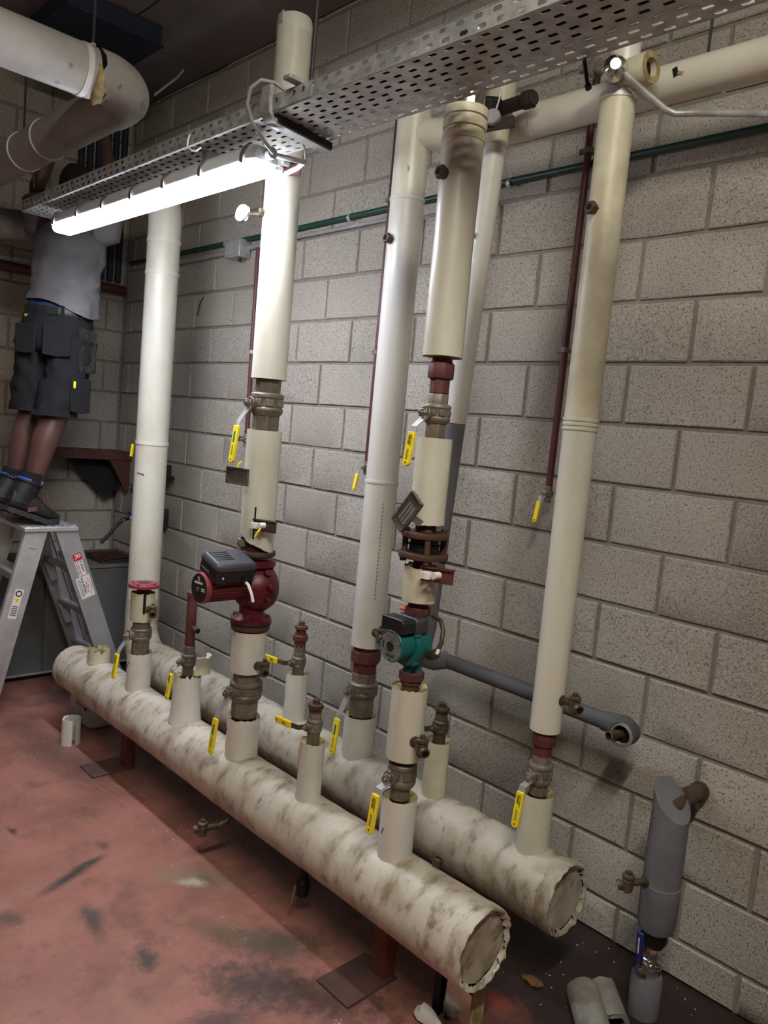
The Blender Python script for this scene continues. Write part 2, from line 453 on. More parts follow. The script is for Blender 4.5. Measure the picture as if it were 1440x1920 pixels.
# ================================================================== pipework builders
def sleeve(name, x, y, z0, z1, ro, ri, m, parent, top=0.0, bot=0.0, seam=None, seg=36, gap=None, label=None, lean=(0, 0), flare=0.0, core='foam_core', rows=10):
    """insulation shell: PVC jacket with an overlap seam, ragged ends, foam core showing at the ends"""
    mb = MB(); rs = []; sd = random.uniform(0, 50); a_s = seam if seam is not None else random.uniform(0, 2 * PI)
    for i in range(rows + 1):
        t = i / rows; ring = []
        for j in range(seg):
            a = 2 * PI * j / seg
            r = ro + .0022 * (((a - a_s) / (2 * PI)) % 1.0) + .0012 * nz((math.cos(a) * 2, math.sin(a) * 2, t * 5 + sd)) + flare * (1 - t) ** 3
            z = z0 + (z1 - z0) * t
            if i == 0: z -= bot * abs(nz((math.cos(a) * 3, math.sin(a) * 3, sd), 1.3)) * -1
            if i == rows: z += top * nz((math.cos(a) * 3, math.sin(a) * 3, sd + 9), 1.3)
            ring.append(V(x + lean[0] * t + r * math.cos(a), y + lean[1] * t + r * math.sin(a), z))
        rs.append(ring)
    mb.rings(rs, cap0=False, cap1=False)
    o = mb.build(name, m, parent, label=label)
    c = MB(); cx, cy = x + lean[0], y + lean[1]; k = len(rs[-1])
    inner1 = [V(cx + ri * math.cos(2 * PI * j / seg), cy + ri * math.sin(2 * PI * j / seg), z1 - .012) for j in range(seg)]
    inner0 = [V(x + ri * math.cos(2 * PI * j / seg), y + ri * math.sin(2 * PI * j / seg), z0 + .008) for j in range(seg)]
    c.rings([[p - V(0, 0, .002) for p in rs[-1]], inner1], cap0=False, cap1=False)
    c.rings([inner0, [p + V(0, 0, .003) for p in rs[0]]], cap0=False, cap1=False)
    c.rings([inner0, inner1], cap0=False, cap1=False)
    c.build('foam_core', core, o)
    return o

def ring_band(x, y, z, r, m, parent, h=.012, name='tape_band'):
    return MB().lathe([(r - .004, -h / 2), (r + .0025, -h / 2), (r + .0035, 0), (r + .0025, h / 2), (r - .004, h / 2)], (x, y, z), seg=36).build(name, m, parent)

def union(x, y, z0, z1, r, parent, m='primer_red', rp=None):
    """pipe union: lower collar, big octagon nut, upper collar"""
    h = z1 - z0; rp = rp or r * .78
    MB().lathe([(rp, 0), (rp, h * .42)], (x, y, z0), seg=8, ph=.3).build('union_collar', m, parent, bev=.002)
    MB().lathe([(r * .93, 0), (r, .004), (r, h * .40), (r * .9, h * .46)], (x, y, z0 + h * .40), seg=8, ph=.2).build('union_nut', m, parent, bev=.002)
    MB().lathe([(rp * .95, 0), (rp * .95, h * .2)], (x, y, z0 + h * .8), seg=24).build('pipe_end', m, parent)

def ball_valve(x, y, zl, z0, z1, zt, r, rh, label, lever='down', grip=None, word=True, m='valve_metal', group=None, gm='yellow', dirx=-1, rh2=None):
    """brass ball valve: lower hexagon zl-z0, ribbed body z0-z1, upper hexagon z1-zt, stem on the -y side with lever and grip"""
    t = thing('ball_valve', label, 'valve', (x, y, zl), group)
    h = z1 - z0; rh2 = rh2 or rh
    prof = [(rh, -.002), (r * .93, 0), (r, .004), (r, h * .17), (r * .955, h * .2), (r * .93, h * .27), (r * .93, h * .62), (r * .98, h * .66),
            (r * 1.0, h * .72), (r * .98, h * .80), (r * .90, h * .9), (rh, h)]
    prof = prof if lever != 'up' else prof
    MB().lathe([(rr, h - hh) for rr, hh in prof][::-1], (x, y, z0), seg=40).build('body', m, t)
    pl = MB()
    for k in range(8):
        a = -PI / 2 + .35 + k * PI / 4; u = V(math.cos(a), math.sin(a), 0); tt = V(-math.sin(a), math.cos(a), 0)
        R = Matrix((u, tt, V(0, 0, 1))).transposed()
        pl.box(V(x, y, z0 + h * .57) + u * (r * .93), (.006, r * .48, h * .30), R)
    pl.build('badge_panel', m, t, bev=.0012)
    if z0 - zl > .004: MB().lathe([(rh * .97, 0), (rh, .004), (rh, z0 - zl + .003)], (x, y, zl), seg=8, ph=.25).build('lower_hexagon', m, t, bev=.0015)
    if zt - z1 > .004: MB().lathe([(rh2, 0), (rh2, zt - z1 - .002), (rh2 * .95, zt - z1)], (x, y, z1), seg=8, ph=.25).build('upper_hexagon', m, t, bev=.0015)
    zp = z0 + h * .5; s = min(1.0, r / .045)
    st = MB().cyl((x, y - r * .8, zp), (x, y - r - .010 * s, zp), .017 * s + .003, 16)
    st.cyl((x, y - r - .010 * s, zp), (x, y - r - .014 * s, zp), .021 * s + .002, 20)
    st.cyl((x, y - r - .017 * s, zp), (x, y - r - .029 * s, zp), .013 * s + .002, 6)
    st.cyl((x, y - r - .029 * s, zp), (x, y - r - .036 * s, zp), .007 * s + .001, 12)
    st.build('stem_nut', 'steel_worn' if m != 'valve_dark' else 'valve_dark', t, bev=.0008)
    yl = y - r - .0165 * s; wd = .020 * s + .005
    if lever == 'down':
        gt, gb = grip; out = .026 * s + .010; zb = gt + .016
        pts = [(x, yl, zp + .012), (x, yl, zp - .012), (x, yl - out, zb), (x, yl - out - .003, gt + .002), (x, yl - out - .006, gt - .02)]
        MB().strip(pts, (1, 0, 0), wd, .0032).build('lever', 'aluminium', t)
        tab = MB().box((x + wd * .5, yl + .006, zp + .004), (.003, .014, .016 * s + .006)); tab.build('stop_tab', 'steel_worn', t)
        gy = yl - out - .006; L_ = gt - gb; tilt = .014
        gw = wd + .003; gd = .010
        poly = [(-gw / 2, 0), (gw / 2, 0), (gw / 2, L_ * .93), (gw * .2, L_), (-gw * .2, L_), (-gw / 2, L_ * .93)]
        dn = V(0, -tilt, -L_).normalized(); nn = V(1, 0, 0).cross(dn)
        base = V(x, gy, gt); nn = nn if nn.y < 0 else -nn
        g = MB().prism(poly, base - nn * gd / 2, (1, 0, 0), dn, nn, gd).build('grip', gm, t, bev=.0018)
        face = base + nn * (gd / 2)
        ho = face + dn * (L_ * .9)
        MB().cyl(ho - nn * .001, ho + nn * .0006, .0026, 12).build('hole', 'hole', g)
        if word == 'label':
            MB().prism([(-gw * .16, 0), (gw * .16, 0), (gw * .16, L_ * .28), (-gw * .16, L_ * .28)], face + dn * (L_ * .16), (1, 0, 0), dn, nn, .0006).build('label', 'teal_label', g)
            marks(face + dn * (L_ * .52), dn, (1, 0, 0), L_ * .28, gw * .3, 2, 'ink_grey', g)
        elif word:
            text('Sinal', gw * .62, face + dn * (L_ * .08) - V(gw * .04, 0, 0), dn, (1, 0, 0), 'ink', g, squash=.95)
            MB().bar(face + dn * (L_ * .14) + V(gw * .22, 0, 0) + nn * .0006, face + dn * (L_ * .42) + V(gw * .22, 0, 0) + nn * .0006, (1, 0, 0), .0014, .0005).build('swoosh', 'ink', g)
            marks(face + dn * (L_ * .5), dn, (1, 0, 0), L_ * .3, gw * .34, 2, 'ink_grey', g)
    elif lever == 'side':
        ln, gl = grip; xe = x + dirx * ln
        pts = [(x - dirx * .010, yl, zp), (x + dirx * .010, yl, zp), (x + dirx * ln * .35, yl - .012, zp - .004), (xe, yl - .014, zp - .008)]
        MB().strip(pts, (0, 0, 1), wd, .003).build('lever', 'valve_dark', t)
        if gl:
            a = V(xe - dirx * .004, yl - .014, zp - .008); b = a + V(dirx * gl, -.002, -.004)
            g = MB().bar(a, b, (0, 0, 1), wd + .006, .010).build('grip', gm, t, bev=.0018)
            dd = (b - a).normalized(); fc = a + V(0, -.0052, 0)
            text('Sinal', wd * .6, fc + dd * gl * (.08 if dirx > 0 else .52), (1, 0, 0), (0, 0, 1), 'ink', g)
            MB().cyl(fc + dd * gl * .88, fc + dd * gl * .88 - V(0, .0008, 0), .0026, 12).build('hole', 'hole', g)
    return t

def drain_cock(x, y, z, d, label, m='brass', ln=.03, spout=(.85, -.45, -.2), group=None):
    """small drain cock on a nipple pointing along d"""
    d = V(*d).normalized(); p = V(x, y, z)
    t = thing('drain_cock', label, 'tap', p, group)
    MB().lathe([(.016, 0), (.016, .004), (.0105, .006), (.0105, ln)], p, d, 16).build('nipple', m, t)
    c = p + d * (ln + .014)
    MB().lathe([(.009, -.028), (.016, -.022), (.0165, .010), (.012, .014), (.018, .016), (.018, .024), (.012, .027)], c, seg=16).build('body', m, t)
    MB().lathe([(.0095, 0), (.0095, .010)], c + V(0, 0, .026), seg=4, ph=.4).build('square_stem', m, t, bev=.001)
    sp = V(*spout).normalized()
    o = MB().lathe([(.010, 0), (.0105, .016), (.0145, .018), (.0145, .030), (.009, .030)], c, sp, 18, cap=False).build('spout', m, t)
    MB().cyl(c + sp * .02, c + sp * .026, .009, 16).build('bore', 'hole', o)
    return t

def plug(x, y, z, r, parent, d=(0, -1, 0), m='brass', s=1.0):
    p = V(x, y, z); d = V(*d).normalized()
    o = MB().lathe([(.016 * s, 0), (.016 * s, .010 * s), (.019 * s, .012 * s), (.019 * s, .024 * s), (.016 * s, .027 * s), (.010 * s, .027 * s)], p + d * (r - .003), d, 6).build('plug', m, parent, bev=.001)
    MB().cyl(p + d * (r + .0235 * s), p + d * (r + .025 * s), .009 * s, 14).build('socket', 'hole', o)
    return o

def flange(name, x, y, z0, z1, r, m, parent, nb=4, bolt_m='rust_brown', up=True, bolts=True, hole=0.0, ph=.5):
    h = z1 - z0
    prof = [(r * .985, 0), (r, .002), (r, h - .002), (r * .985, h)]
    if hole: prof = [(hole, 0)] + prof + [(r * .72, h), (r * .70, h + .003), (hole, h + .003)]
    fl = MB().lathe(prof, (x, y, z0), seg=40, closed=bool(hole)).build(name, m, parent)
    if bolts:
        for k in range(nb):
            a = ph + 2 * PI * k / nb; px, py = x + r * .80 * math.cos(a), y + r * .80 * math.sin(a)
            zz = z1 if up else z0 - .011
            MB().lathe([(.0105, 0), (.0105, .009), (.008, .011)], (px, py, zz), seg=6, ph=a).build('bolt', bolt_m, parent)
    return fl

def pipe_clip(x, y, z, r, wall_y, parent, m='galvanised'):
    o = MB().lathe([(r, -.009), (r + .004, -.009), (r + .004, .009), (r, .009)], (x, y, z), seg=18, closed=True).build('pipe_clip', m, parent)
    MB().box((x - r - .012, y, z), (.020, .006, .018)).build('clip_lug', m, o, bev=.001)
    MB().cyl((x, y + r, z), (x, wall_y, z), .005, 10).build('clip_stud', m, o)
    return o

# ================================================================== the two header pipes
def header(name, label, x0, x1, y, z, r, m, seed, cap_r=True, cap_l=True):
    t = thing(name, label, 'pipe', ((x0 + x1) / 2, y, z - r))
    n = 130; seg = 56; rs = []
    seams = [x0 + .35, x0 + .62, x0 + 1.17, x0 + 1.42, x0 + 2.05, x1 - .16]
    for i in range(n + 1):
        x = x0 + (x1 - x0) * i / n; ring = []
        for j in range(seg):
            a = 2 * PI * j / seg; c, s_ = math.cos(a), math.sin(a)
            k = .0022 * nz((x * 3, c * 2, s_ * 2 + seed)) + .0011 * nz((x * 14, c * 5, s_ * 5 + seed))
            for q in seams: k += .0016 * (1 if 0 < x - q < .07 else 0) * (.6 + .4 * c)
            k += .0016 * nz((x * 22 + c * 3, s_ * 2, seed)) * max(0, s_)
            ring.append(V(x, y + (r + k) * c, z + (r + k) * s_))
        rs.append(ring)
    MB().rings(rs, cap0=False, cap1=False).build('pvc_jacket', m, t)
    for ends, xe, sg in ((cap_r, x1, 1), (cap_l, x0, -1)):
        if not ends: continue
        rr = []; rnd = random.Random(seed + sg); seg2 = 90
        for q, (dx, fr) in enumerate(((-.034, 1.010), (-.032, 1.022), (-.010, 1.026), (.006, 1.016), (.011, .985), (.010, .94), (.004, .875))):
            ring = []
            for j in range(seg2):
                a = 2 * PI * j / seg2; kk = nz((math.cos(a) * 5, math.sin(a) * 5, seed * 3 + q * .3)); k2 = nz((math.cos(a) * 14, math.sin(a) * 14, seed * 7))
                f = fr + (.012 * kk if q < 4 else .02 * kk)
                ex = 0
                if q == 6: f = fr + .10 * kk + .10 * k2 + rnd.uniform(-.03, .03); ex = .012 * k2
                if q == 5: f += .02 * k2
                if q == 0: ex = -.012 * kk - .010 * k2
                ring.append(V(xe + sg * (dx + ex + (.007 * kk if q >= 4 else 0)), y + r * f * math.cos(a), z + r * f * math.sin(a)))
            rr.append(ring)
        MB().rings(rr, cap0=False, cap1=False).build('end_trim', m, t)
        MB().lathe([(r * 1.0, -.012), (r * .5, -.010), (.001, -.010)], (xe, y, z), (sg, 0, 0), 48, cap=False).build('end_gap', 'hole', t)
        rr = []
        for f in (.86, .6, .28, .02):
            rr.append([V(xe + sg * (-.003 + .003 * nz((math.cos(2 * PI * j / seg) * f * 3, math.sin(2 * PI * j / seg) * f * 3, seed))), y + r * (f + (.03 * nz((j * .5, seed, 1)) if f > .8 else 0)) * math.cos(2 * PI * j / seg), z + r * (f + (.03 * nz((j * .5, seed, 1)) if f > .8 else 0)) * math.sin(2 * PI * j / seg)) for j in range(seg)])
        MB().rings(rr, cap0=False).build('end_disc', 'pvc_back', t)
    return t
FY, BY, HZ, HR = -.75, -.37, .302, .110
hf = header('header_pipe', 'long dirty white insulated header pipe nearest the camera, low over the floor', -2.45, .20, FY, HZ, HR, 'pvc_dirty', 3)
plug(-.03, -.722, .302, .105, hf, (0, .3, 1), 'valve_dark', .9)
hb = header('header_pipe', 'long dirty white insulated header pipe beside the block wall, low behind the other', -2.30, .21, BY, HZ, HR * .985, 'pvc_back', 11, cap_l=False)

def stand(x, label):
    t = thing('pipe_stand', label, 'stand', (x, -.56, 0))
    for y in (FY, BY):
        p = MB().bar((x, y, .010), (x, y, HZ - HR + .006), (1, 0, 0), .055, .006)
        p.bar((x - .027, y + .02, .010), (x - .027, y + .02, HZ - HR + .004), (0, 1, 0), .045, .006).bar((x + .027, y + .02, .010), (x + .027, y + .02, HZ - HR + .004), (0, 1, 0), .045, .006)
        p.build('leg', 'oxide_red', t)
        MB().box((x - .025, y - .06, .004), (.14, .20, .008)).build('base_plate', 'floor_plate', t, bev=.002)
    MB().box((x, -.56, .165), (.045, .30, .045)).build('cross_bar', 'oxide_red', t, bev=.002)
stand(-.165, 'dark red steel channel stand under the near end of the headers')
stand(-1.87, 'dark red steel channel stand under the far end of the headers')
# ------------------------------------------------------------------ risers on the front header
ZS = .392
# empty stub at the far end
t = thing('stub_sleeve', 'short empty cut insulation stub at the far end of the front header', 'pipe', (-2.18, FY, ZS))
sleeve('insulation_sleeve', -2.18, FY, ZS, .468, .05, .032, 'pvc_stain', t, top=.03, seam=-.6)
MB().lathe([(.032, 0), (.032, .05), (.026, .05), (.026, 0)], (-2.18, FY, ZS), closed=True).build('pipe_end', 'rust_brown', t)
# F1
X = -1.772
t = thing('flanged_riser', 'short riser ending in an open dark red flange, first from the ladder', 'pipe', (X, FY, ZS))
sleeve('insulation_sleeve', X, FY, ZS, .569, .052, .034, 'pvc_white', t, top=.004, seam=-.2)
MB().bar((X - .012, FY - .0535, .50), (X + .012, FY - .0535, .535), (1, 0, .3), .003, .001).build('pen_mark', 'ink', t)
sleeve('insulation_sleeve', X, FY, .712, .838, .050, .034, 'pvc_stain', t, top=.008, bot=.004, seam=.2)
MB().lathe([(.028, 0), (.028, .19)], (X, FY, .69)).build('pipe', 'rust_brown', t)
MB().box((X + .047, FY - .018, .80), (.012, .010, .09)).build('jacket_slit', 'hole', t)
flange('flange', X, FY, .862, .877, .067, 'pump_pink', t, bolts=False, hole=.026)
MB().cyl((X, FY, .85), (X, FY, .868), .026, 20).build('bore', 'hole', t)
for k in range(4):
    a = .6 + k * PI / 2
    MB().cyl((X + .05 * math.cos(a), FY + .05 * math.sin(a), .8785), (X + .05 * math.cos(a), FY + .05 * math.sin(a), .8795), .007, 12).build('bolt_hole', 'hole', t)
ball_valve(X, FY, .560, .622, .680, .716, .046, .038, 'brass ball valve with yellow lever below the open red flange', grip=(.573, .464), word=True)
drain_cock(X + .049, FY, .772, (1, 0, 0), 'small brass drain cock on the short riser with the open flange')
# F2
X = -1.362
t = thing('capped_riser', 'thin dark red riser with a side nozzle, torn white sleeve at its foot', 'pipe', (X, FY, ZS))
sleeve('insulation_sleeve', X, FY, ZS, .585, .0535, .036, 'pvc_white', t, top=.028, seam=2.2, flare=.012)
MB().lathe([(.0205, 0), (.0205, .205), (.0235, .207), (.0235, .222), (.017, .224)], (X, FY, .705)).build('pipe', 'primer_red', t)
MB().lathe([(.0245, 0), (.0245, .035)], (X, FY, .672), seg=8).build('hexagon_adaptor', 'valve_metal', t, bev=.001)
nb_ = MB().lathe([(.0135, 0), (.0105, .012), (.0105, .045), (.008, .045)], (X + .012, FY + .002, .783), (.9, -.05, -.05), 18, cap=False).build('nozzle', 'primer_red', t)
MB().cyl((X + .012 + .9 * .042, FY - .0005, .781), (X + .012 + .9 * .051, FY - .001, .7803), .0085, 14).build('bore', 'hole', nb_)
ball_valve(X, FY, .585, .618, .672, .68, .0295, .0225, 'small ball valve with yellow lever inside a torn white sleeve', grip=(.601, .497))
sh = MB(); rs = []
for i in range(14):
    a = -.75 + 2.3 * i / 13
    for_ = V(math.cos(a), math.sin(a), 0); c0 = V(X + .020, FY + .035, .60)
    zt = .668 + .010 * nz((i * .9, 2, 1)); zb2 = .598 + .006 * nz((i * .7, 5, 1))
    rs.append([c0 + for_ * .050 + V(0, 0, zb2 - .60), c0 + for_ * .050 + V(0, 0, zt - .60), c0 + for_ * .032 + V(0, 0, zt - .60), c0 + for_ * .032 + V(0, 0, zb2 - .60)])
tag(sh.rings(rs).build('broken_shell', 'pvc_stain', base=True), 'broken piece of foam insulation shell behind the thin red riser', 'insulation')
# F3
X = -.953
t = thing('pump_riser', 'tall insulated riser carrying the large dark red pump', 'pipe', (X, FY, ZS))
sleeve('insulation_sleeve', X, FY, ZS, .552, .059, .045, 'pvc_white', t, top=.008, seam=2.6)
MB().bar((X - .022, FY - .0605, .488), (X - .014, FY - .0605, .512), (1, 0, .3), .0035, .001).build('pen_mark', 'ink', t)
sleeve('insulation_sleeve', X, FY, .724, .876, .0605, .042, 'pvc_white', t, seam=-.35)
MB().lathe([(.042, 0), (.042, .18)], (X, FY, .715)).build('pipe', 'rust_brown', t)
flange('flange', X, FY, .882, .900, .070, 'rust_brown', t, bolts=False)
flange('flange', X, FY, 1.152, 1.168, .070, 'rust_brown', t, bolts=False)
MB().lathe([(.060, 0), (.060, .006)], (X, FY, 1.147)).build('gasket', 'black', t)
MB().lathe([(.040, 0), (.036, .06), (.036, .46)], (X, FY, 1.165)).build('pipe', 'rust_brown', t)
MB().lathe([(.002, -.022), (.018, -.012), (.022, .0), (.018, .014), (.004, .022)], (X - .025, FY - .042, 1.192), seg=16).build('bolt_cap', 'valve_metal', t)
# sleeve with a torn, angled foot
rs = []; seg = 40; rows = 24
for i in range(rows + 1):
    tt = i / rows; ring = []
    for j in range(seg):
        a = 2 * PI * j / seg; cut = 1.19 + .028 * math.cos(a - (-2.2)) + .006 * nz((math.cos(a) * 4, math.sin(a) * 4, 3)) + (.010 if -1.0 < a - 5.5 < -.6 else 0)
        z = cut + (1.597 - cut) * tt; r = .0608 + .0022 * (((a - .5) / (2 * PI)) % 1)
        ring.append(V(X + r * math.cos(a), FY + r * math.sin(a), z))
    rs.append(ring)
o = MB().rings(rs, cap0=False, cap1=False).build('insulation_sleeve', 'pvc_cream', t)
MB().rings([rs[-1], [V(X + .04 * math.cos(2 * PI * j / seg), FY + .04 * math.sin(2 * PI * j / seg), 1.590) for j in range(seg)]], cap0=False, cap1=False).build('foam_core', 'foam_core', o)
MB().strip([(X + .042, FY - .046, 1.215), (X + .043, FY - .0455, 1.27), (X + .0435, FY - .0455, 1.33)], (1, .9, 0), .006, .001).build('tear_line', 'hole', o)
sleeve('insulation_sleeve', X, FY, 1.775, 2.447, .0605, .045, 'pvc_cream', t, seam=.6, rows=20)
ring_band(X, FY, 2.449, .058, 'pvc_white', t, .008)
sleeve('insulation_sleeve', X - .002, FY, 2.452, 2.955, .058, .04, 'pvc_cream', t, seam=-.9, rows=20)
MB().lathe([(.0585, -.03), (.060, 0), (.055, .018), (.040, .026), (.015, .030)], (X - .002, FY, 2.952), seg=28).build('end_cap', 'pvc_white', t)
fo = MB().strip([(X - .046, FY - .036, 2.958), (X - .02, FY - .0575, 2.950), (X + .015, FY - .0605, 2.955)], (0, .1, 1), .040, .002); fo.build('cap_fold', 'pvc_white', t)
plug(X, FY, 2.33, .060, t, (-.35, -1, 0), 'brass', .8)
ball_valve(X, FY, .552, .612, .687, .724, .0595, .048, 'large ball valve with yellow lever low on the red pump riser', grip=(.564, .435), word='label')
ball_valve(X, FY, 1.597, 1.648, 1.726, 1.775, .058, .047, 'large ball valve with yellow lever above the red pump', grip=(1.606, 1.477), word='label', rh2=.0445)
drain_cock(X + .060, FY, .758, (1, 0, 0), 'brass drain cock below the red pump', m='valve_dark')
# dial thermometer
g = thing('dial_thermometer', 'round white dial thermometer on the tall pump riser', 'gauge', (X - .045, FY - .115, 2.312))
gd = V(.15, -.985, .08).normalized(); gc = V(X - .045, FY - .125, 2.315)
MB().cyl(V(X - .022, FY - .057, 2.327), gc, .004, 10).build('stem', 'steel_worn', g)
MB().lathe([(.026, -.006), (.031, -.004), (.031, .004), (.028, .005)], gc, gd, 32).build('case', 'chrome', g)
MB().lathe([(.0275, .0052), (.0275, .0058)], gc, gd, 32).build('dial', 'white_label', g)
# F4
X = -.553
t = thing('plugged_stub', 'short insulated stub with a plugged valve on the front header', 'pipe', (X, FY, ZS))
sleeve('insulation_sleeve', X, FY, ZS, .602, .0405, .022, 'pvc_white', t, seam=-.1, top=.004)
MB().lathe([(.021, 0), (.021, .012), (.026, .014), (.026, .028), (.020, .030), (.012, .030), (.012, .044), (.010, .046)], (X, FY, .698), seg=8).build('end_plug', 'rust_brown', t, bev=.001)
ball_valve(X, FY, .592, .628, .676, .700, .026, .022, 'small ball valve with sideways yellow lever on the front stub', lever='side', grip=(.062, .082))
# F5
X = -.145
t = thing('pump_riser', 'tall insulated riser carrying the small teal pump', 'pipe', (X, FY, ZS))
sleeve('insulation_sleeve', X, FY, ZS, .582, .051, .030, 'pvc_white', t, seam=2.8)
MB().bar((X - .010, FY - .0525, .478), (X - .004, FY - .0525, .496), (1, 0, .3), .003, .001).build('pen_mark', 'ink', t)
sleeve('insulation_sleeve', X, FY, .702, .912, .0515, .028, 'pvc_cream', t, seam=.15, top=.006)
MB().lathe([(.026, 0), (.026, .23), (.030, .232), (.030, .244)], (X, FY, .69)).build('pipe', 'rust_brown', t)
MB().lathe([(.030, 0), (.037, .004), (.037, .026), (.032, .030)], (X, FY, .930), seg=8).build('union_nut', 'primer_red', t, bev=.002)
MB().lathe([(.034, 0), (.037, .004), (.037, .024), (.030, .028)], (X, FY, 1.122), seg=8).build('union_nut', 'primer_red', t, bev=.002)
MB().lathe([(.029, 0), (.029, .03)], (X, FY, 1.148)).build('pipe_end', 'rust_brown', t)
sleeve('insulation_sleeve', X, FY, 1.165, 1.264, .049, .03, 'pvc_stain', t, seam=.3, top=.008)
MB().lathe([(.026, 0), (.026, .16)], (X, FY, 1.23)).build('pipe', 'rust_brown', t)
flange('flange', X, FY, 1.288, 1.304, .071, 'rust_brown', t, nb=4, up=False, ph=.9)
flange('flange', X, FY, 1.347, 1.362, .067, 'rust_brown', t, nb=4, up=True, ph=.9)
MB().lathe([(.050, 0), (.050, .004), (.042, .006), (.042, .020), (.046, .021), (.046, .024), (.040, .026), (.040, .036), (.050, .038), (.050, .044)], (X, FY, 1.3035), seg=32).build('check_valve', 'black', t)
for k in range(4):
    a = .9 + k * PI / 2
    MB().cyl((X + .055 * math.cos(a), FY + .055 * math.sin(a), 1.303), (X + .055 * math.cos(a), FY + .055 * math.sin(a), 1.348), .009, 12).build('stud_bolt', 'rust_brown', t)
MB().lathe([(.030, 0), (.030, .04)], (X, FY, 1.36)).build('pipe', 'rust_brown', t)
sleeve('insulation_sleeve', X, FY, 1.384, 1.626, .0495, .03, 'pvc_cream', t, seam=2.9, bot=.006)
union(X, FY, 1.748, 1.848, .0375, t, rp=.029)
sleeve('insulation_sleeve', X, FY, 1.848, 2.43, .0545, .03, 'pvc_cream', t, seam=.5, rows=20)
for z in (2.425, 2.458, 2.488): ring_band(X, FY, z, .056, 'pvc_stain', t, .022)
MB().lathe([(.054, 0), (.054, .075)], (X, FY, 2.425), seg=32).build('jacket_end', 'pvc_stain', t)
rs = []
for i in range(9):
    z = 2.49 + .025 * i
    rs.append([V(X + (.047 + .006 * nz((j * .8, i * 1.1, 2))) * math.cos(2 * PI * j / 28), FY + (.047 + .006 * nz((j * .8, i * 1.1, 2))) * math.sin(2 * PI * j / 28), z) for j in range(28)])
MB().rings(rs).build('foil_wrap', 'foil', t)
plug(X, FY, 2.318, .055, t, (-.1, -1, .05), 'valve_dark')
ball_valve(X, FY, .575, .610, .686, .705, .0425, .030, 'ball valve with yellow lever low below the teal pump', grip=(.612, .499))
ball_valve(X, FY, 1.626, 1.665, 1.718, 1.748, .0385, .029, 'ball valve with yellow lever high above the teal pump', grip=(1.637, 1.543))
drain_cock(X + .049, FY - .015, .768, (.95, -.3, 0), 'brass drain cock on the cream sleeve below the teal pump')
# ------------------------------------------------------------------ risers on the back header
X = -2.51
t = thing('supply_riser', 'wide cream insulated riser at the far end, bending under the lamp', 'pipe', (X, BY, .2))
pth = [(-2.29, BY, HZ)] + arc((-2.36, BY, HZ + .15), .15, -PI / 2, -PI, (1, 0, 0), (0, 0, 1), 8) + [(X, BY, .62)]
MB().tube(pth, [.100] * 5 + [.096, .094, .092, .090, .088, .086][:len(pth) - 5], 36).build('elbow', 'pvc_back', t)
for a, b in ((.60, 1.455), (1.455, 2.336), (2.336, 2.50)):
    MB().lathe([(.0838, 0), (.0832, (b - a))], (X, BY, a), seg=44, cap=False).build('insulation_sleeve', 'pvc_cream', t)
for z in (1.458, 2.338, 2.50): ring_band(X, BY, z, .084, 'pvc_white', t, .020)
pth = [(X, BY, 2.49)] + arc((X - .17, BY, 2.60), .17, 0, PI / 2, (1, 0, 0), (0, 0, 1), 8) + [(X - .5, BY, 2.77), (-3.70, BY, 2.77)]
MB().tube(pth, .084, 36).build('elbow', 'pvc_cream', t)
MB().bar((X + .02, BY - .0845, 1.30), (X + .06, BY - .066, 1.294), (0, 0, 1), .006, .001).build('scratch', 'ink_grey', t)
# B2
X = -1.13
t = thing('plugged_stub', 'insulated stub with a tall red plugged fitting on the back header', 'pipe', (X, BY, ZS))
sleeve('insulation_sleeve', X, BY, ZS, .604, .0455, .026, 'pvc_white', t, seam=0, top=.004)
MB().lathe([(.024, 0), (.024, .035)], (X, BY, .690), seg=8).build('hexagon_adaptor', 'valve_metal', t, bev=.001)
union(X, BY, .715, .775, .032, t, rp=.025)
MB().lathe([(.020, 0), (.020, .016), (.028, .018), (.028, .030), (.020, .033), (.013, .033), (.013, .048), (.011, .05)], (X, BY, .772), seg=8).build('end_plug', 'rust_brown', t, bev=.001)
ball_valve(X, BY, .596, .624, .672, .694, .030, .025, 'ball valve with sideways yellow lever on the back stub behind the red pump riser', lever='side', grip=(.075, .085))
# B3
X = -.732
t = thing('supply_riser', 'tall wide cream riser on the back header beside the teal pump', 'pipe', (X, BY, ZS))
sleeve('insulation_sleeve', X, BY, ZS, .558, .060, .044, 'pvc_white', t, seam=2.4)
union(X, BY, .722, .826, .058, t, rp=.046)
MB().lathe([(.0605, 0), (.0605, .62)], (X, BY, .828), seg=44).build('insulation_sleeve', 'pvc_white', t)
MB().lathe([(.0595, 0), (.0605, 1.005)], (X, BY, 1.447), seg=44).build('insulation_sleeve', 'pvc_white', t)
MB().lathe([(.0605, 0), (.0605, .50)], (X, BY, 2.45), seg=44).build('insulation_sleeve', 'pvc_cream', t)
for z in (1.447, 2.45): ring_band(X, BY, z, .060, 'pvc_white', t, .012)
MB().tube([(X, BY, 2.670), (X + .06, BY + .02, 2.672), (X + .14, BY + .075, 2.672), (X + .25, -.25, 2.672)], [.050, .052, .052, .0525], 32).build('elbow', 'pvc_cream', t)
sti = MB()
for k in range(26): sti.box((X + .052, BY - .0325, 1.02 + k * .014), (.002, .003, .007))
sti.build('stitching', 'ink_grey', t)
plug(X, BY, 2.302, .060, t, (-.1, -1, .05), 'valve_dark')
ball_valve(X, BY, .555, .629, .687, .724, .0575, .047, 'large ball valve with yellow lever on the wide back riser beside the teal pump', grip=(.562, .427), word='label')
drain_cock(X + .057, BY - .018, .893, (.95, -.3, 0), 'small brass cock on the wide back riser just left of the teal pump')
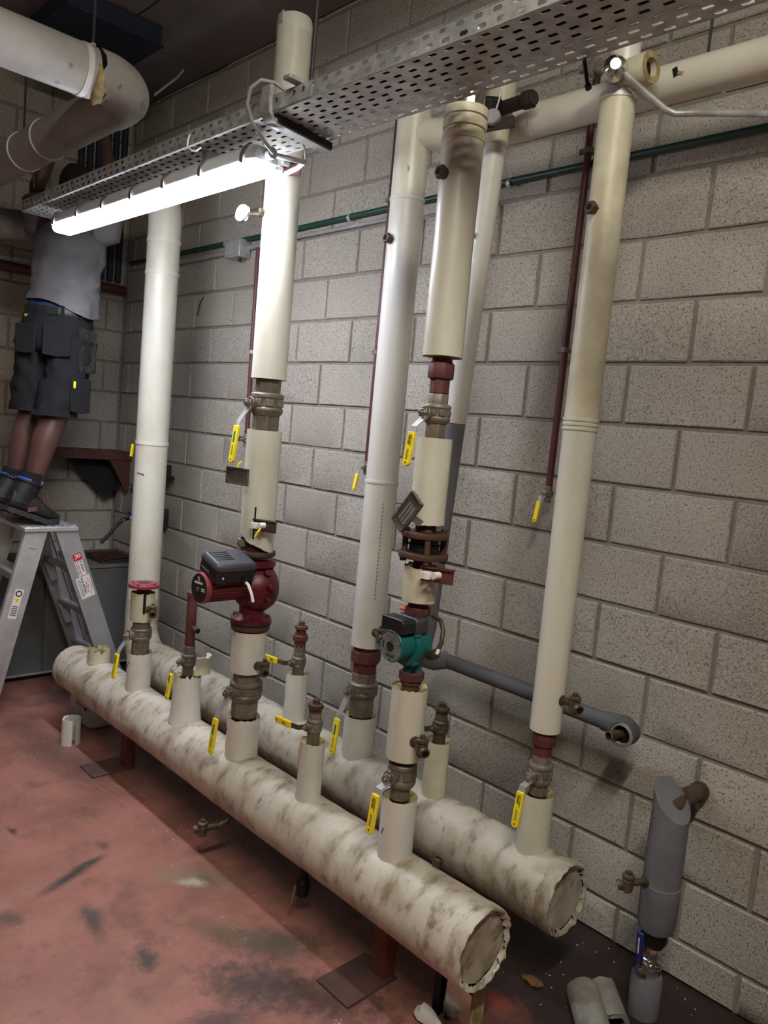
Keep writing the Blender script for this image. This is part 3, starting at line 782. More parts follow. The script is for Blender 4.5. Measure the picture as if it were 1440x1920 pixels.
# B4
X = -.335
t = thing('plugged_stub', 'insulated stub with a dark plugged valve on the back header', 'pipe', (X, BY, ZS))
sleeve('insulation_sleeve', X, BY, ZS, .599, .041, .024, 'pvc_stain', t, seam=.2)
MB().lathe([(.021, 0), (.021, .014), (.027, .016), (.027, .026), (.020, .028), (.013, .028), (.013, .042), (.011, .044)], (X, BY, .688), seg=8).build('end_plug', 'valve_dark', t, bev=.001)
ball_valve(X, BY, .590, .622, .668, .690, .0275, .023, 'dark small ball valve with bare lever behind the teal pump riser', lever='side', grip=(.055, 0), m='valve_dark')
# B5
X = .075
t = thing('supply_riser', 'tall cream riser nearest the camera on the back header', 'pipe', (X, BY, ZS))
sleeve('insulation_sleeve', X, BY, ZS, .582, .0500, .030, 'pvc_cream', t, seam=2.7)
union(X, BY, .700, .784, .0385, t, rp=.030)
MB().lathe([(.0465, 0), (.0485, .92)], (X, BY, .780), seg=40).build('insulation_sleeve', 'pvc_cream', t)
MB().lathe([(.0490, 0), (.0490, .90)], (X, BY, 1.702), seg=40).build('insulation_sleeve', 'pvc_stain', t)
for z in (1.69, 1.703, 1.716): ring_band(X, BY, z, .0487, 'pvc_cream', t, .010)
ring_band(X, BY, 2.61, .0492, 'pvc_white', t, .02)
MB().lathe([(.040, 0), (.040, .34)], (X + .006, BY, 2.60), seg=28).build('upper_sleeve', 'pvc_white', t)
tee = MB().lathe([(.036, -.01), (.042, 0), (.042, .070), (.040, .078), (.024, .078), (.024, .02)], (X + .022, BY - .01, 2.660), (1, -.1, .02), 28, cap=False).build('cut_tee', 'pvc_stain', t)
MB().lathe([(.041, 0), (.024, .001)], (X + .1005, BY - .0185, 2.662), (1, -.1, .02), 28, cap=False).build('foam_ring', 'foam_core', tee)
MB().cyl((X + .070, BY - .015, 2.661), (X + .082, BY - .0165, 2.661), .0238, 24).build('bore', 'hole', tee)
plug(X, BY, 2.298, .048, t, (-.15, -1, .05), 'valve_dark')
ball_valve(X, BY, .576, .606, .675, .702, .0380, .029, 'ball valve with yellow lever on the back riser nearest the camera', grip=(.605, .497))
drain_cock(X + .0455, BY, .886, (1, 0, 0), 'brass drain cock low on the cream riser nearest the camera')
# chrome stop valve at its top
t = thing('stop_valve', 'shiny chrome stop valve with long grey pipe handle under the cable tray', 'valve', (.095, -.455, 2.60))
MB().lathe([(.010, -.045), (.026, -.034), (.034, -.012), (.034, .012), (.026, .034), (.014, .045)], (.100, -.448, 2.652), (.55, -.8, -.1), 24).build('body', 'chrome', t)
MB().lathe([(.022, -.05), (.026, -.048), (.026, -.03), (.018, -.028), (.018, .028), (.026, .03), (.026, .048)], (.068, -.444, 2.668), (.93, -.2, -.3), 12).build('coupling', 'valve_metal', t)
MB().lathe([(.020, 0), (.020, .03), (.014, .032), (.014, .05)], (.035, -.440, 2.680), (-1, .1, .15), 8).build('union_nut', 'valve_metal', t, bev=.001)
MB().tube([(.125, -.445, 2.640), (.165, -.39, 2.600), (.205, -.345, 2.562), (.225, -.325, 2.553), (.29, -.31, 2.545), (.37, -.30, 2.530), (.46, -.30, 2.508), (.60, -.30, 2.495)], .0085, 12).build('handle_pipe', 'galvanised', t)
# ------------------------------------------------------------------ leaning thin riser, horizontal supply, grey branch
t = thing('leaning_riser', 'slim leaning riser behind the teal pump line, cream above and grey below', 'pipe', (-.52, -.25, .8))
def on_lean(z): k = (z - 1.0) / (2.75 - 1.0); return V(-.546 + k * .166, -.25 - .08 * k, z)
MB().tube([on_lean(1.685), on_lean(2.2), on_lean(2.60)], [.0385, .0385, .0395], 32).build('insulation_sleeve', 'pvc_white', t)
MB().tube([on_lean(2.585), on_lean(2.70), on_lean(3.0)], [.043, .044, .042], 32).build('upper_sleeve', 'pvc_stain', t)
p0, p1 = on_lean(1.0), on_lean(1.69)
MB().tube([(-.553, -.12, .785), (-.565, -.17, .785), (-.572, -.215, .80), (-.572, -.245, .845), on_lean(.93), p0, p1], [.036, .037, .038, .039, .038, .037, .036], 32).build('foam_sleeve', 'foam_grey', t)
plug(*on_lean(2.30), .038, t, (-.1, -1, 0), 'valve_dark', .6)
t = thing('supply_pipe', 'horizontal cream insulated pipe along the wall below the ceiling, punctured jacket', 'pipe', (.8, -.25, 2.62))
MB().tube([(-.50, -.25, 2.672), (.6, -.25, 2.672), (2.4, -.25, 2.674)], .0515, 36).build('insulation_sleeve', 'pvc_cream', t)
for x in (-.30, .115, .9): MB().lathe([(.050, -.008), (.0535, -.006), (.0535, .006), (.050, .008)], (x, -.25, 2.672), (1, 0, 0), 32).build('tape_band', 'pvc_white', t)
MB().strip([(.195, -.3012, 2.688), (.199, -.302, 2.676), (.203, -.3024, 2.664)], (1, 0, .2), .014, .001).build('puncture', 'hole', t)
MB().strip([(.206, -.3026, 2.672), (.222, -.3026, 2.666)], (0, 0, 1), .008, .001).build('foam_tuft', 'foam_core', t)
t = thing('branch_pipe', 'grey foam covered pipe running low along the wall to an open copper end', 'pipe', (-.2, -.12, .73))
MB().tube([(-.548, -.12, .783), (-.2, -.12, .780), (.155, -.12, .776)], .0275, 28).build('foam_sleeve', 'foam_dark', t)
el = [V(.13, -.12, .776), V(.170, -.12, .777), V(.205, -.126, .778), V(.226, -.148, .779), V(.232, -.195, .780)]
MB().tube(el, [.031, .036, .040, .041, .038], 28, cap=False).build('foam_elbow', 'foam_dark', t)
MB().lathe([(.0385, 0), (.029, .003), (.027, -.01)], (.232, -.194, .780), (0, -1, .02), 28, cap=False).build('foam_rim', 'foam_dirty', t)
MB().cyl((.231, -.170, .779), (.231, -.176, .779), .034, 24).build('bore', 'hole', t)
cp = MB().lathe([(.0135, 0), (.0135, .065), (.0105, .065), (.0105, .0)], (.224, -.165, .776), (-.22, -1, .02), 20, closed=True).build('copper_end', 'valve_dark', t)
MB().lathe([(.0145, 0), (.0145, .004), (.0100, .004), (.0100, 0)], (.224 - .0138, -.165 - .0628, .7773), (-.22, -1, .02), 20, closed=True).build('cut_rim', 'chrome', cp)
# ------------------------------------------------------------------ grey riser lower right
X, Y = .425, -.22
t = thing('grey_riser', 'thick grey foam covered riser rising from the floor beside the wall', 'pipe', (X, Y, 0))
rs = []; seg = 32
for i in range(13):
    k = i / 12; ring = []
    for j in range(seg):
        a = 2 * PI * j / seg; top = .660 + .048 * math.cos(a - 2.75); z = .409 + (top - .409) * k
        ring.append(V(X + .0525 * math.cos(a), Y + .0525 * math.sin(a), z))
    rs.append(ring)
MB().rings(rs, cap0=False).build('foam_sleeve', 'foam_grey', t)
MB().lathe([(.032, .0), (.048, .012), (.0535, .03), (.0545, .150), (.051, .153)], (X, Y, .258), seg=32).build('foam_sleeve', 'foam_grey', t)
MB().lathe([(.028, 0), (.038, .02), (.038, .06)], (X, Y, .215), seg=24).build('pipe_joint', 'black', t)
MB().tube([(X, Y, .60), (X + .002, Y + .012, .638), (X, Y + .06, .648), (X - .005, Y + .12, .640), (X - .010, -.004, .625)], [.026, .026, .025, .025, .025], 20).build('elbow', 'valve_dark', t)
MB().lathe([(.027, 0), (.029, .004), (.029, .030), (.026, .032)], (X - .009, -.036, .627), (0, 1, 0), 20).build('wall_socket', 'rust_brown', t)
MB().lathe([(.0445, -.115), (.0445, .0), (.040, .008), (.027, .004)], (X - .004, Y - .002, .116), seg=32).build('foam_sleeve', 'foam_grey', t)
v = ball_valve(X - .002, Y, .116, .145, .180, .222, .036, .027, 'chrome ball valve with upright blue lever on the thick grey riser', lever='none', m='chrome')
MB().strip([(X - .002, Y - .055, .155), (X - .002, Y - .057, .170), (X - .004, Y - .070, .190)], (1, 0, 0), .018, .003).build('lever', 'steel_worn', v)
g = MB().bar((X - .004, Y - .069, .185), (X - .006, Y - .080, .285), (1, 0, 0), .021, .011).build('grip', 'blue_grip', v, bev=.004)
marks((X - .0055, Y - .0855, .270), (-.001, .011, -.10), (1, 0, 0), .05, .008, 1, 'ink_white', g, seed=4)
drain_cock(X - .026, Y - .045, .415, (-.5, -.86, 0), 'brass drain cock on the thick grey riser', m='brass', ln=.045, spout=(-.75, -.5, -.45))
# ================================================================== large dark red circulator
X, Y = -.953, FY
pz = 1.035
t = thing('circulator_pump', 'large dark red circulator pump with black control box', 'pump', (X, Y, .900))
MB().lathe([(.070, .0), (.073, .002), (.073, .020), (.060, .026), (.045, .040), (.046, .07), (.052, .10), (.046, .15), (.042, .185), (.044, .203), (.0735, .214), (.0735, .232), (.070, .234)], (X, Y, .902), seg=40).build('housing_neck', 'pump_red', t)
MB().lathe([(.030, -.070), (.062, -.066), (.080, -.045), (.090, -.012), (.090, .012), (.078, .040), (.050, .058), (.020, .062)], (X + .006, Y + .012, pz), (0, 1, 0), 40).build('volute', 'pump_red', t)
for a in (.2, .75, -.35, 2.6):
    c, s_ = math.cos(a), math.sin(a)
    MB().cyl((X + .006 + .078 * c, Y + .0, pz + .078 * s_), (X + .006 + .112 * c, Y + .0, pz + .112 * s_ * .9), .012, 12).build('casing_lug', 'pump_red', t, bev=.002)
for (zz_, up) in ((.924, 1), (1.116, 0)):
    for k in range(4):
        a = .75 + k * PI / 2
        px, py = X + .058 * math.cos(a), Y + .058 * math.sin(a)
        z0_ = .924 if up else 1.106
        MB().lathe([(.0105, 0), (.0105, .010), (.008, .012)], (px, py, z0_), seg=6).build('bolt', 'rust_brown', t)
MB().lathe([(.0725, 0), (.074, .002), (.074, .008), (.0725, .010)], (X, Y, .9005), seg=40).build('gasket', 'black', t)
ym0, ym1 = Y - .05, Y - .208
fin = []
for i in range(2):
    fin.append([V(X + (.049 + (.0035 if j % 2 else 0)) * math.cos(2 * PI * j / 56), (ym0, ym1)[i], pz + .012 + (.049 + (.0035 if j % 2 else 0)) * math.sin(2 * PI * j / 56)) for j in range(56)])
MB().rings(fin).build('finned_motor', 'pump_red', t, ang=20)
mz = pz + .012
MB().lathe([(.052, 0), (.055, .004), (.055, .014), (.050, .020)], (X, ym1 + .006, mz), (0, -1, 0), 40).build('motor_rim', 'pump_pink', t)
fy_ = ym1 - .0145
fc = MB().lathe([(.0485, 0), (.0485, .0012)], (X, fy_, mz), (0, -1, 0), 40).build('face_plate', 'black_plastic', t)
MB().lathe([(.016, 0), (.016, .001), (.012, .001)], (X - .002, fy_ - .001, mz - .006), (0, -1, 0), 28).build('hub_ring', 'hole', fc)
MB().lathe([(.010, 0), (.010, .003), (.007, .004)], (X - .002, fy_ - .0015, mz - .006), (0, -1, 0), 20).build('vent_screw', 'steel_worn', fc)
tx, ty = V(1, 0, 0), V(0, 0, 1)
q = fy_ - .0013
text('X', .022, (X - .002, q, mz + .030), tx, ty, 'ink_white', fc, align='CENTER')
text('GRUNDFOS', .0095, (X - .003, q, mz + .0165), tx, ty, 'ink_white', fc, align='CENTER', squash=1.0, th=.0006)
marks((X + .018, q, mz - .003), tx, ty, .022, .014, 2, 'ink_white', fc)
# control box, rolled toward the room
ph = math.radians(17); u = V(math.sin(ph), 0, math.cos(ph)); sd = V(math.cos(ph), 0, -math.sin(ph)); fw = V(0, -1, 0)
c0 = V(X, Y - .134, mz) + u * .040 + sd * .004
R = Matrix((sd, V(0, 1, 0), u)).transposed()
low = MB()
prof = [(-.046, -.078), (.052, -.078), (.064, -.06), (.064, .072), (.052, .078), (-.046, .078), (-.058, .06), (-.058, -.06)]
bx = MB().rings([[c0 + sd * (x * k) + V(0, 1, 0) * (y * k2) + u * h for x, y in prof] for k, k2, h in ((.84, .9, 0), (1, 1, .014), (1, 1, .056))]).build('control_box', 'black_plastic', t, bev=.003)
cv = MB().rings([[c0 + sd * (x * k) + V(0, 1, 0) * (y * k2) + u * h for x, y in prof] for k, k2, h in ((1.03, 1.03, .054), (1.03, 1.03, .064), (.97, .98, .073), (.86, .9, .079))]).build('cover', 'cover_plastic', t, bev=.002)
for k in range(5):
    s0 = -.030 + k * .013
    MB().bar(c0 + sd * s0 + V(0, -.062, 0) + u * .0785, c0 + sd * s0 + V(0, .004, 0) + u * .0795, sd, .0045, .005).build('rib', 'cover_plastic', cv, bev=.001)
MB().bar(c0 + sd * -.035 + V(0, -.079, 0) + u * .026, c0 + sd * .018 + V(0, -.079, 0) + u * .026, u, .012, .004).build('side_clip', 'cover_plastic', bx, bev=.001)
MB().cyl(c0 + sd * .064 + V(0, -.052, 0) + u * .03, c0 + sd * .067 + V(0, -.052, 0) + u * .03, .004, 12).build('indicator', 'ink_white', bx)
ga = c0 + sd * .060 + V(0, .035, 0) + u * .016
MB().lathe([(.009, 0), (.009, .010), (.011, .011), (.011, .018), (.007, .02)], ga, sd, 8).build('cable_gland', 'black_plastic', bx)
MB().tube([ga + sd * .016, ga + sd * .03 + V(.002, .002, -.004), ga + sd * .044 + V(.006, .006, -.03), ga + sd * .05 + V(.008, .008, -.052)], .0055, 12).build('cut_cable', 'ink_white', t)

# ================================================================== small teal circulator
X = -.145; wz = 1.036
t = thing('circulator_pump', 'small teal circulator pump with dark terminal box', 'pump', (X, FY, .956))
MB().lathe([(.030, 0), (.026, .010), (.026, .05), (.034, .075), (.026, .11), (.026, .155), (.030, .168)], (X, FY, .957), seg=32).build('housing_neck', 'pump_teal', t)
MB().lathe([(.020, -.048), (.054, -.044), (.058, -.036), (.058, -.020), (.054, -.016), (.050, .020), (.030, .036)], (X, FY, wz), (0, 1, 0), 36).build('volute', 'pump_teal', t)
MB().lathe([(.0445, 0), (.0445, .046), (.046, .048), (.046, .058), (.043, .061), (.042, .056)], (X, FY - .038, wz + .008), (0, -1, 0), 40).build('motor', 'pump_teal', t)
for a in (.785, 2.356, 3.927, 5.498):
    MB().lathe([(.009, 0), (.009, .016), (.006, .018)], (X + .055 * math.cos(a), FY - .028, wz + .055 * math.sin(a)), (0, -1, 0), 12).build('casing_lug', 'pump_teal', t)
fyw = FY - .038 - .059; fcz = wz + .008
fc = MB().lathe([(.0418, 0), (.0418, .0015)], (X, fyw + .002, fcz), (0, -1, 0), 40).build('rating_plate', 'plate_grey', t)
fyw -= .0002
MB().lathe([(.0135, 0), (.0135, .003), (.0105, .0035), (.0105, .001)], (X - .001, fyw, fcz), (0, -1, 0), 28).build('vent_screw', 'dark_steel', fc)
text('WILO', .013, (X + .000, fyw, fcz - .0275), tx, ty, 'ink', fc, align='CENTER', th=.0006)
marks((X - .015, fyw, fcz + .024), tx, ty, .034, .018, 3, 'ink_grey', fc, seed=2)
marks((X + .018, fyw, fcz + .006), tx, ty, .016, .014, 2, 'ink_grey', fc, seed=3)
MB().box((X - .029, fyw, fcz + .001), (.004, .001, .020)).build('slot_mark', 'ink', fc)
for a in (.3, PI / 2, PI - .3, -PI / 2): MB().cyl((X + .0385 * math.cos(a), fyw + .0005, fcz + .0385 * math.sin(a)), (X + .0385 * math.cos(a), fyw - .001, fcz + .0385 * math.sin(a)), .0022, 10).build('screw', 'ink', fc)
MB().box((X + .024, FY - .066, wz + .024), (.046, .030, .020)).build('motor_label', 'rust_brown', t) if False else None
bz = wz + .048
b1 = MB().prism([(-.044, 0), (.042, 0), (.042, .030), (.034, .040), (-.044, .040)], (X, FY - .098, bz), (1, 0, 0), (0, 0, 1), (0, 1, 0), .050).build('terminal_box', 'black_plastic', t, bev=.003)
MB().prism([(-.042, 0), (.044, 0), (.044, .036), (.036, .044), (-.042, .044)], (X + .002, FY - .047, bz - .004), (1, 0, 0), (0, 0, 1), (0, 1, 0), .048).build('terminal_cover', 'cover_plastic', t, bev=.004)
MB().cyl((X - .01, FY - .07, bz + .039), (X - .01, FY - .07, bz + .044), .005, 10).build('cover_screw', 'brass', b1)
MB().lathe([(.020, 0), (.020, .006), (.014, .010)], (X - .035, FY - .01, bz + .046), seg=20).build('orange_cap', 'orange', t)
MB().tube([(X + .03, FY + .03, 1.125), (X + .062, FY + .03, 1.118), (X + .085, FY + .02, 1.095), (X + .090, FY + .01, 1.060), (X + .085, FY + .005, 1.040)], .0065, 12).build('cut_cable', 'valve_dark', t)
MB().cyl((X + .088, FY + .004, 1.043), (X + .091, FY - .006, 1.032), .005, 12).build('bare_tip', 'ink_white', t)
MB().lathe([(.010, 0), (.014, .008), (.014, .034), (.010, .042)], (X + .052, FY + .008, 1.012), (.7, -.1, .45), 14).build('cable_gland', 'valve_dark', t)

# ================================================================== name plates, brackets
def plate(c, wdir, hdir, wd, h, label, words=False):
    wdir, hdir = V(*wdir).normalized(), V(*hdir).normalized(); n = wdir.cross(hdir); c = V(*c)
    t = thing('name_plate', label, 'sign', c - hdir * h / 2)
    p = MB().prism([(-wd / 2, -h / 2), (wd / 2, -h / 2), (wd / 2, h / 2), (-wd / 2, h / 2)], c, wdir, hdir, n, .003).build('plate', 'lead_plate', t)
    for a, b, q in ((-1, 0, h), (1, 0, h), (0, -1, wd), (0, 1, wd)):
        cc = c + wdir * (a * wd / 2) + hdir * (b * h / 2) + n * .004
        dd = hdir if a else wdir
        MB().bar(cc - dd * q / 2, cc + dd * q / 2, n, .010, .004).build('frame_strip', 'steel_worn', t)
    return t, c, n, wdir, hdir
t_, c_, n_, wd_, hd_ = plate((-.962, -.842, 1.432), (1, .12, 0), (0, 0, 1), .108, .055, 'small grey metal name plate hanging left of the red pump riser')
MB().tube([(-.972, -.84, 1.458), (-.968, -.838, 1.474), (-.963, -.832, 1.482)], .0035, 8).build('yellow_tie', 'yellow', t_)
MB().bar((-.945, -.838, 1.432), (-.945, -.812, 1.432), (0, 0, 1), .02, .003).build('holder', 'steel_worn', t_)
t_, c_, n_, wd_, hd_ = plate((-.131, -.842, 1.421), (.62, .0, .78), (-.78, .05, .62), .106, .052, 'tilted grey engraved name plate above the check valve flanges')
marks(c_ + n_ * .003 - wd_ * .035, wd_, hd_, .062, .034, 3, 'conduit', t_, seed=5)
MB().bar(c_ - n_ * .001 + hd_ * -.02, c_ - n_ * .030 + hd_ * -.03 + V(0, 0, -.01), wd_, .02, .003).build('holder', 'steel_worn', t_)

def pipe_bracket(x, y, z, wdx, label, m='primer_red', white=True, r=.06):
    t = thing('pipe_bracket', label, 'bracket', (x, y, z))
    a = V(x - .012, y - r * .75, z); b = V(x + wdx, y - r * .75 + .035, z)
    MB().bar(a, b, (0, 0, 1), .042, .005).build('angle_plate', m, t, bev=.001)
    MB().bar(a + V(0, 0, .019), b + V(0, .0, .019), (.3, -1, 0), .018, .004).build('angle_lip', m, t)
    k = V(x + wdx * .35, y - r * .75 - .006, z + .002)
    MB().lathe([(.017, -.009), (.017, .009), (.013, .009), (.013, -.009)], k + V(0, -.012, 0), (0, 0, 1), 18, closed=True).build('clip_ring', 'ink_white' if white else 'galvanised', t)
    MB().cyl(k + V(.030, .004, .004), k + V(.030, -.020, .004), .010, 12).build('clip_knob', 'ink_white' if white else 'galvanised', t)
    return t
tb = pipe_bracket(-.905, FY, 1.268, .075, 'dark bracket with white cable clip on the pump riser above the red pump', 'valve_dark')
MB().tube([(-.846, -.81, 1.27), (-.842, -.825, 1.255), (-.852, -.83, 1.235)], .0035, 8).build('yellow_tie', 'yellow', tb)
pipe_bracket(-.103, FY, 1.253, .078, 'red bracket with white clip under the check valve flanges', 'primer_red', r=.048)
pipe_bracket(-.925, FY, 2.468, .078, 'red angle bracket with chrome clip at the end of the lamp', 'primer_red', white=False)
t = thing('pipe_bracket', 'dark red clamp bracket with a black pipe stub beneath the cable tray', 'bracket', (-.31, -.42, 2.58))
MB().bar((-.375, -.46, 2.595), (-.262, -.40, 2.612), (0, 0, 1), .036, .006).build('angle_plate', 'black_rust', t, bev=.001)
MB().tube([(-.385, -.36, 2.682), (-.30, -.365, 2.682), (-.218, -.37, 2.682)], .021, 18).build('pipe_stub', 'black_rust', t)
MB().lathe([(.026, 0), (.028, .004), (.028, .030), (.025, .034)], (-.258, -.3675, 2.682), (1, -.06, 0), 8).build('stub_socket', 'black_rust', t)
MB().lathe([(.036, 0), (.044, .01), (.044, .055), (.034, .065)], (-.372, -.398, 2.640), (.2, -.25, 1), 8).build('union_nut', 'black', t, bev=.002)
MB().lathe([(.020, -.012), (.024, -.008), (.024, .008), (.020, .012)], (-.315, -.440, 2.622), (.4, -.9, .1), 20).build('clip_ring', 'galvanised', t)
MB().bar((-.322, -.43, 2.62), (-.30, -.43, 2.69), (.5, -.6, 0), .03, .003).build('clip_strap', 'ink_white', t)

# ================================================================== thin wall pipes
def thin_pipe(x, y, z0, z1, r, label, clips, lean=0.0, valve=None, vlab=None):
    t = thing('vent_pipe', label, 'pipe', (x, y, z0))
    MB().tube([(x, y, z0), (x + lean * .5, y, (z0 + z1) / 2), (x + lean, y, z1)], r, 14).build('pipe', 'red_pipe', t)
    for z in clips: pipe_clip(x + lean * (z - z0) / (z1 - z0), y, z, r, 0.0, t, 'valve_metal')
    if valve:
        ball_valve(x, y, z0 - .055, z0 - .036, z0 - .012, z0 + .004, .0175, .013, vlab, grip=(z0 - .050, z0 - .125), word=False)
thin_pipe(-1.155, -.06, 1.492, 2.93, .0115, 'thin dark red vent pipe on the wall left of the wide cream riser', (1.965, 2.6), .005, True, 'tiny valve with short yellow lever left of the wide cream riser')
thin_pipe(-.215, -.06, 1.492, 2.90, .0120, 'thin dark red vent pipe on the wall left of the nearest cream riser', (1.963, 2.62), .006, True, 'tiny valve with short yellow lever left of the nearest cream riser')
t = thing('vent_pipe', 'thin red vent pipe on the wall behind the red pump riser', 'pipe', (-2.10, -.06, 1.55))
MB().tube([(-2.088, -.06, 1.55), (-2.098, -.06, 2.0), (-2.105, -.06, 2.5)], .0125, 14).build('pipe', 'red_pipe', t)
pipe_clip(-2.097, -.06, 1.975, .0125, 0, t, 'galvanised')
ball_valve(-2.086, -.06, 1.485, 1.510, 1.540, 1.556, .022, .017, 'small valve behind the upper yellow lever of the red pump riser', lever='side', grip=(.03, 0))
gp = thing('conduit', 'thin green painted pipe running along the block wall', 'pipe', (-.6, -.03, 2.56))
MB().tube([(-3.60, -.03, 2.562), (-2.0, -.03, 2.568), (-.5, -.03, 2.585), (2.4, -.03, 2.592)], .0125, 14).build('pipe', 'green_paint', gp)
for x in (-2.46, -1.44, -.55, .9):
    q = MB().lathe([(.0125, -.008), (.0165, -.008), (.0165, .008), (.0125, .008)], (x, -.03, 2.566 + (x + 2) * .008), (1, 0, 0), 16, closed=True).build('saddle_clip', 'galvanised', gp)
    MB().box((x, -.016, 2.588 + (x + 2) * .008), (.016, .03, .006)).build('clip_tab', 'galvanised', q)
cw = thing('conduit', 'pale grey conduit along the wall under the green pipe', 'pipe', (-2.2, -.022, 2.50))
MB().tube([(-3.4, -.018, 2.512), (-2.4, -.018, 2.520), (-1.9, -.014, 2.535), (-1.2, -.012, 2.538)], [.014, .014, .010, .008], 12).build('pipe', 'conduit', cw)
for x in (-1.75, -1.40): MB().box((x, -.012, 2.539), (.014, .018, .022)).build('saddle_clip', 'galvanised', cw, bev=.001)
t = thing('junction_box', 'small metal junction box on the wall under the green pipe', 'box', (-2.33, -.04, 2.47))
MB().box((-2.33, -.04, 2.518), (.145, .07, .092)).build('box_body', 'galvanised', t, bev=.004)
MB().box((-2.33, -.077, 2.518), (.120, .004, .070)).build('box_lid', 'conduit', t, bev=.002)
MB().lathe([(.010, 0), (.010, .02)], (-2.30, -.04, 2.472), (0, 0, -1), 10).build('cable_gland', 'dark_steel', t)
t = thing('cable_tail', 'short black cable tail sticking out of the wall joint', 'cable', (-2.72, -.01, 2.20))
MB().tube([(-2.715, .0, 2.30), (-2.72, -.014, 2.275), (-2.735, -.016, 2.23), (-2.74, -.014, 2.195)], .003, 8).build('cable', 'black', t)

# ================================================================== low drains under the front header
t = drain_cock(-.925, -.845, .168, (-.2, -1, .0), 'dark drain cock hanging below the front header', m='valve_dark', ln=.045, spout=(-.6, -.8, -.1))
MB().tube([(-.918, -.79, .205), (-.920, -.815, .178), (-.925, -.850, .168)], .013, 12).build('elbow', 'valve_dark', t)
t = thing('drain_cock', 'black drain valve with thin steel lever under the middle of the front header', 'tap', (-.52, -.77, .06))
MB().lathe([(.018, 0), (.024, .01), (.024, .05), (.016, .06), (.016, .11)], (-.52, -.77, .085), seg=14).build('body', 'black', t)
MB().bar((-.52, -.80, .13), (-.515, -.815, .07), (1, 0, 0), .008, .003).build('lever', 'steel_worn', t)
# ================================================================== cable tray with real slots
def slotted(mb, o, u, v, nu, nv, pu, pv, sl, sw, stag):
    """plate of nu x nv cells in frame (o; u, v), each with a slot sl x sw"""
    o, u, v = V(*o), V(*u), V(*v)
    for j in range(nv):
        for i in range(nu):
            c = o + u * ((i + .5) * pu) + v * ((j + .5) * pv)
            sh = stag * (j % 2)
            q = []
            x0, x1, y0, y1 = -pu / 2, pu / 2, -pv / 2, pv / 2
            out = [(x0, y0), (sh, y0), (x1, y0), (x1, 0), (x1, y1), (sh, y1), (x0, y1), (x0, 0)]
            k = sw * .3
            inn = [(sh - sl / 2 + k, -sw / 2), (sh, -sw / 2), (sh + sl / 2 - k, -sw / 2), (sh + sl / 2, 0), (sh + sl / 2 - k, sw / 2), (sh, sw / 2), (sh - sl / 2 + k, sw / 2), (sh - sl / 2, 0)]
            P = [c + u * a + v * b for a, b in out + inn]
            mb.add(P, [[m_, (m_ + 1) % 8, 8 + (m_ + 1) % 8, 8 + m_] for m_ in range(8)])
TX0, TX1, TYF, TYR, TZ, TH = -2.50, 1.95, -1.080, -.862, 2.472, .046
t = thing('cable_tray', 'long galvanised perforated cable tray hanging across the top in front of the wall', 'cable tray', ((TX0 + TX1) / 2, (TYF + TYR) / 2, TZ))
nu = int(round((TX1 - TX0) / .05)); pu = (TX1 - TX0) / nu
b = MB(); slotted(b, (TX0, TYF, TZ), (1, 0, 0), (0, 1, 0), nu, 8, pu, (TYR - TYF) / 8, .025, .0098, .0125)
o = b.build('tray_bottom', 'galvanised', t, smooth=False, weld=True); s_ = o.modifiers.new('sheet', 'SOLIDIFY'); s_.thickness = .0014
for y, nm in ((TYF, 'front_lip'), (TYR, 'rear_lip')):
    b = MB(); slotted(b, (TX0, y, TZ), (1, 0, 0), (0, 0, 1), nu, 2, pu, TH / 2, .025, .0105, -.0125)
    o = b.build(nm, 'galvanised', t, smooth=False, weld=True); s_ = o.modifiers.new('sheet', 'SOLIDIFY'); s_.thickness = .0014
    sg = 1 if y == TYF else -1
    MB().bar((TX0, y + sg * .004, TZ + TH), (TX1, y + sg * .004, TZ + TH), (0, 1, 0), .010, .0018).build('lip_fold', 'galvanised', t)
    MB().tube([(TX0, y, TZ), (TX1, y, TZ)], .0022, 8).build('bend_edge', 'galvanised', t)
MB().box((-.50, TYF - .0022, TZ + .023), (.22, .0016, .040)).build('splice_plate', 'galvanised', t)
for x in (-.58, -.54, -.46, -.42):
    MB().lathe([(.006, 0), (.006, .003), (.003, .005)], (x, TYF - .003, TZ + .030), (0, -1, 0), 10).build('splice_bolt', 'chrome', t)
# cables lying in the tray
for k, (yc, rc, mm) in enumerate(((-1.046, .011, 'black'), (-1.020, .013, 'dark_steel'), (-.990, .012, 'black'), (-.962, .014, 'black'), (-.930, .011, 'dark_steel'))):
    tc = MB().tube([(TX0 + .05 + (TX1 - TX0 - .1) * i / 24, yc + .006 * nz((i * .7, k * 3.1, 0)), TZ + rc + .003 + .004 * abs(nz((i * .9, k * 2.3, 5)))) for i in range(25)], rc, 10)
    tag(tc.build('tray_cable', mm, base=True), ('thick', 'dark grey', 'second black', 'widest black', 'rearmost grey')[k] + ' cable lying along inside the perforated cable tray', 'cable', 'cables in the cable tray')
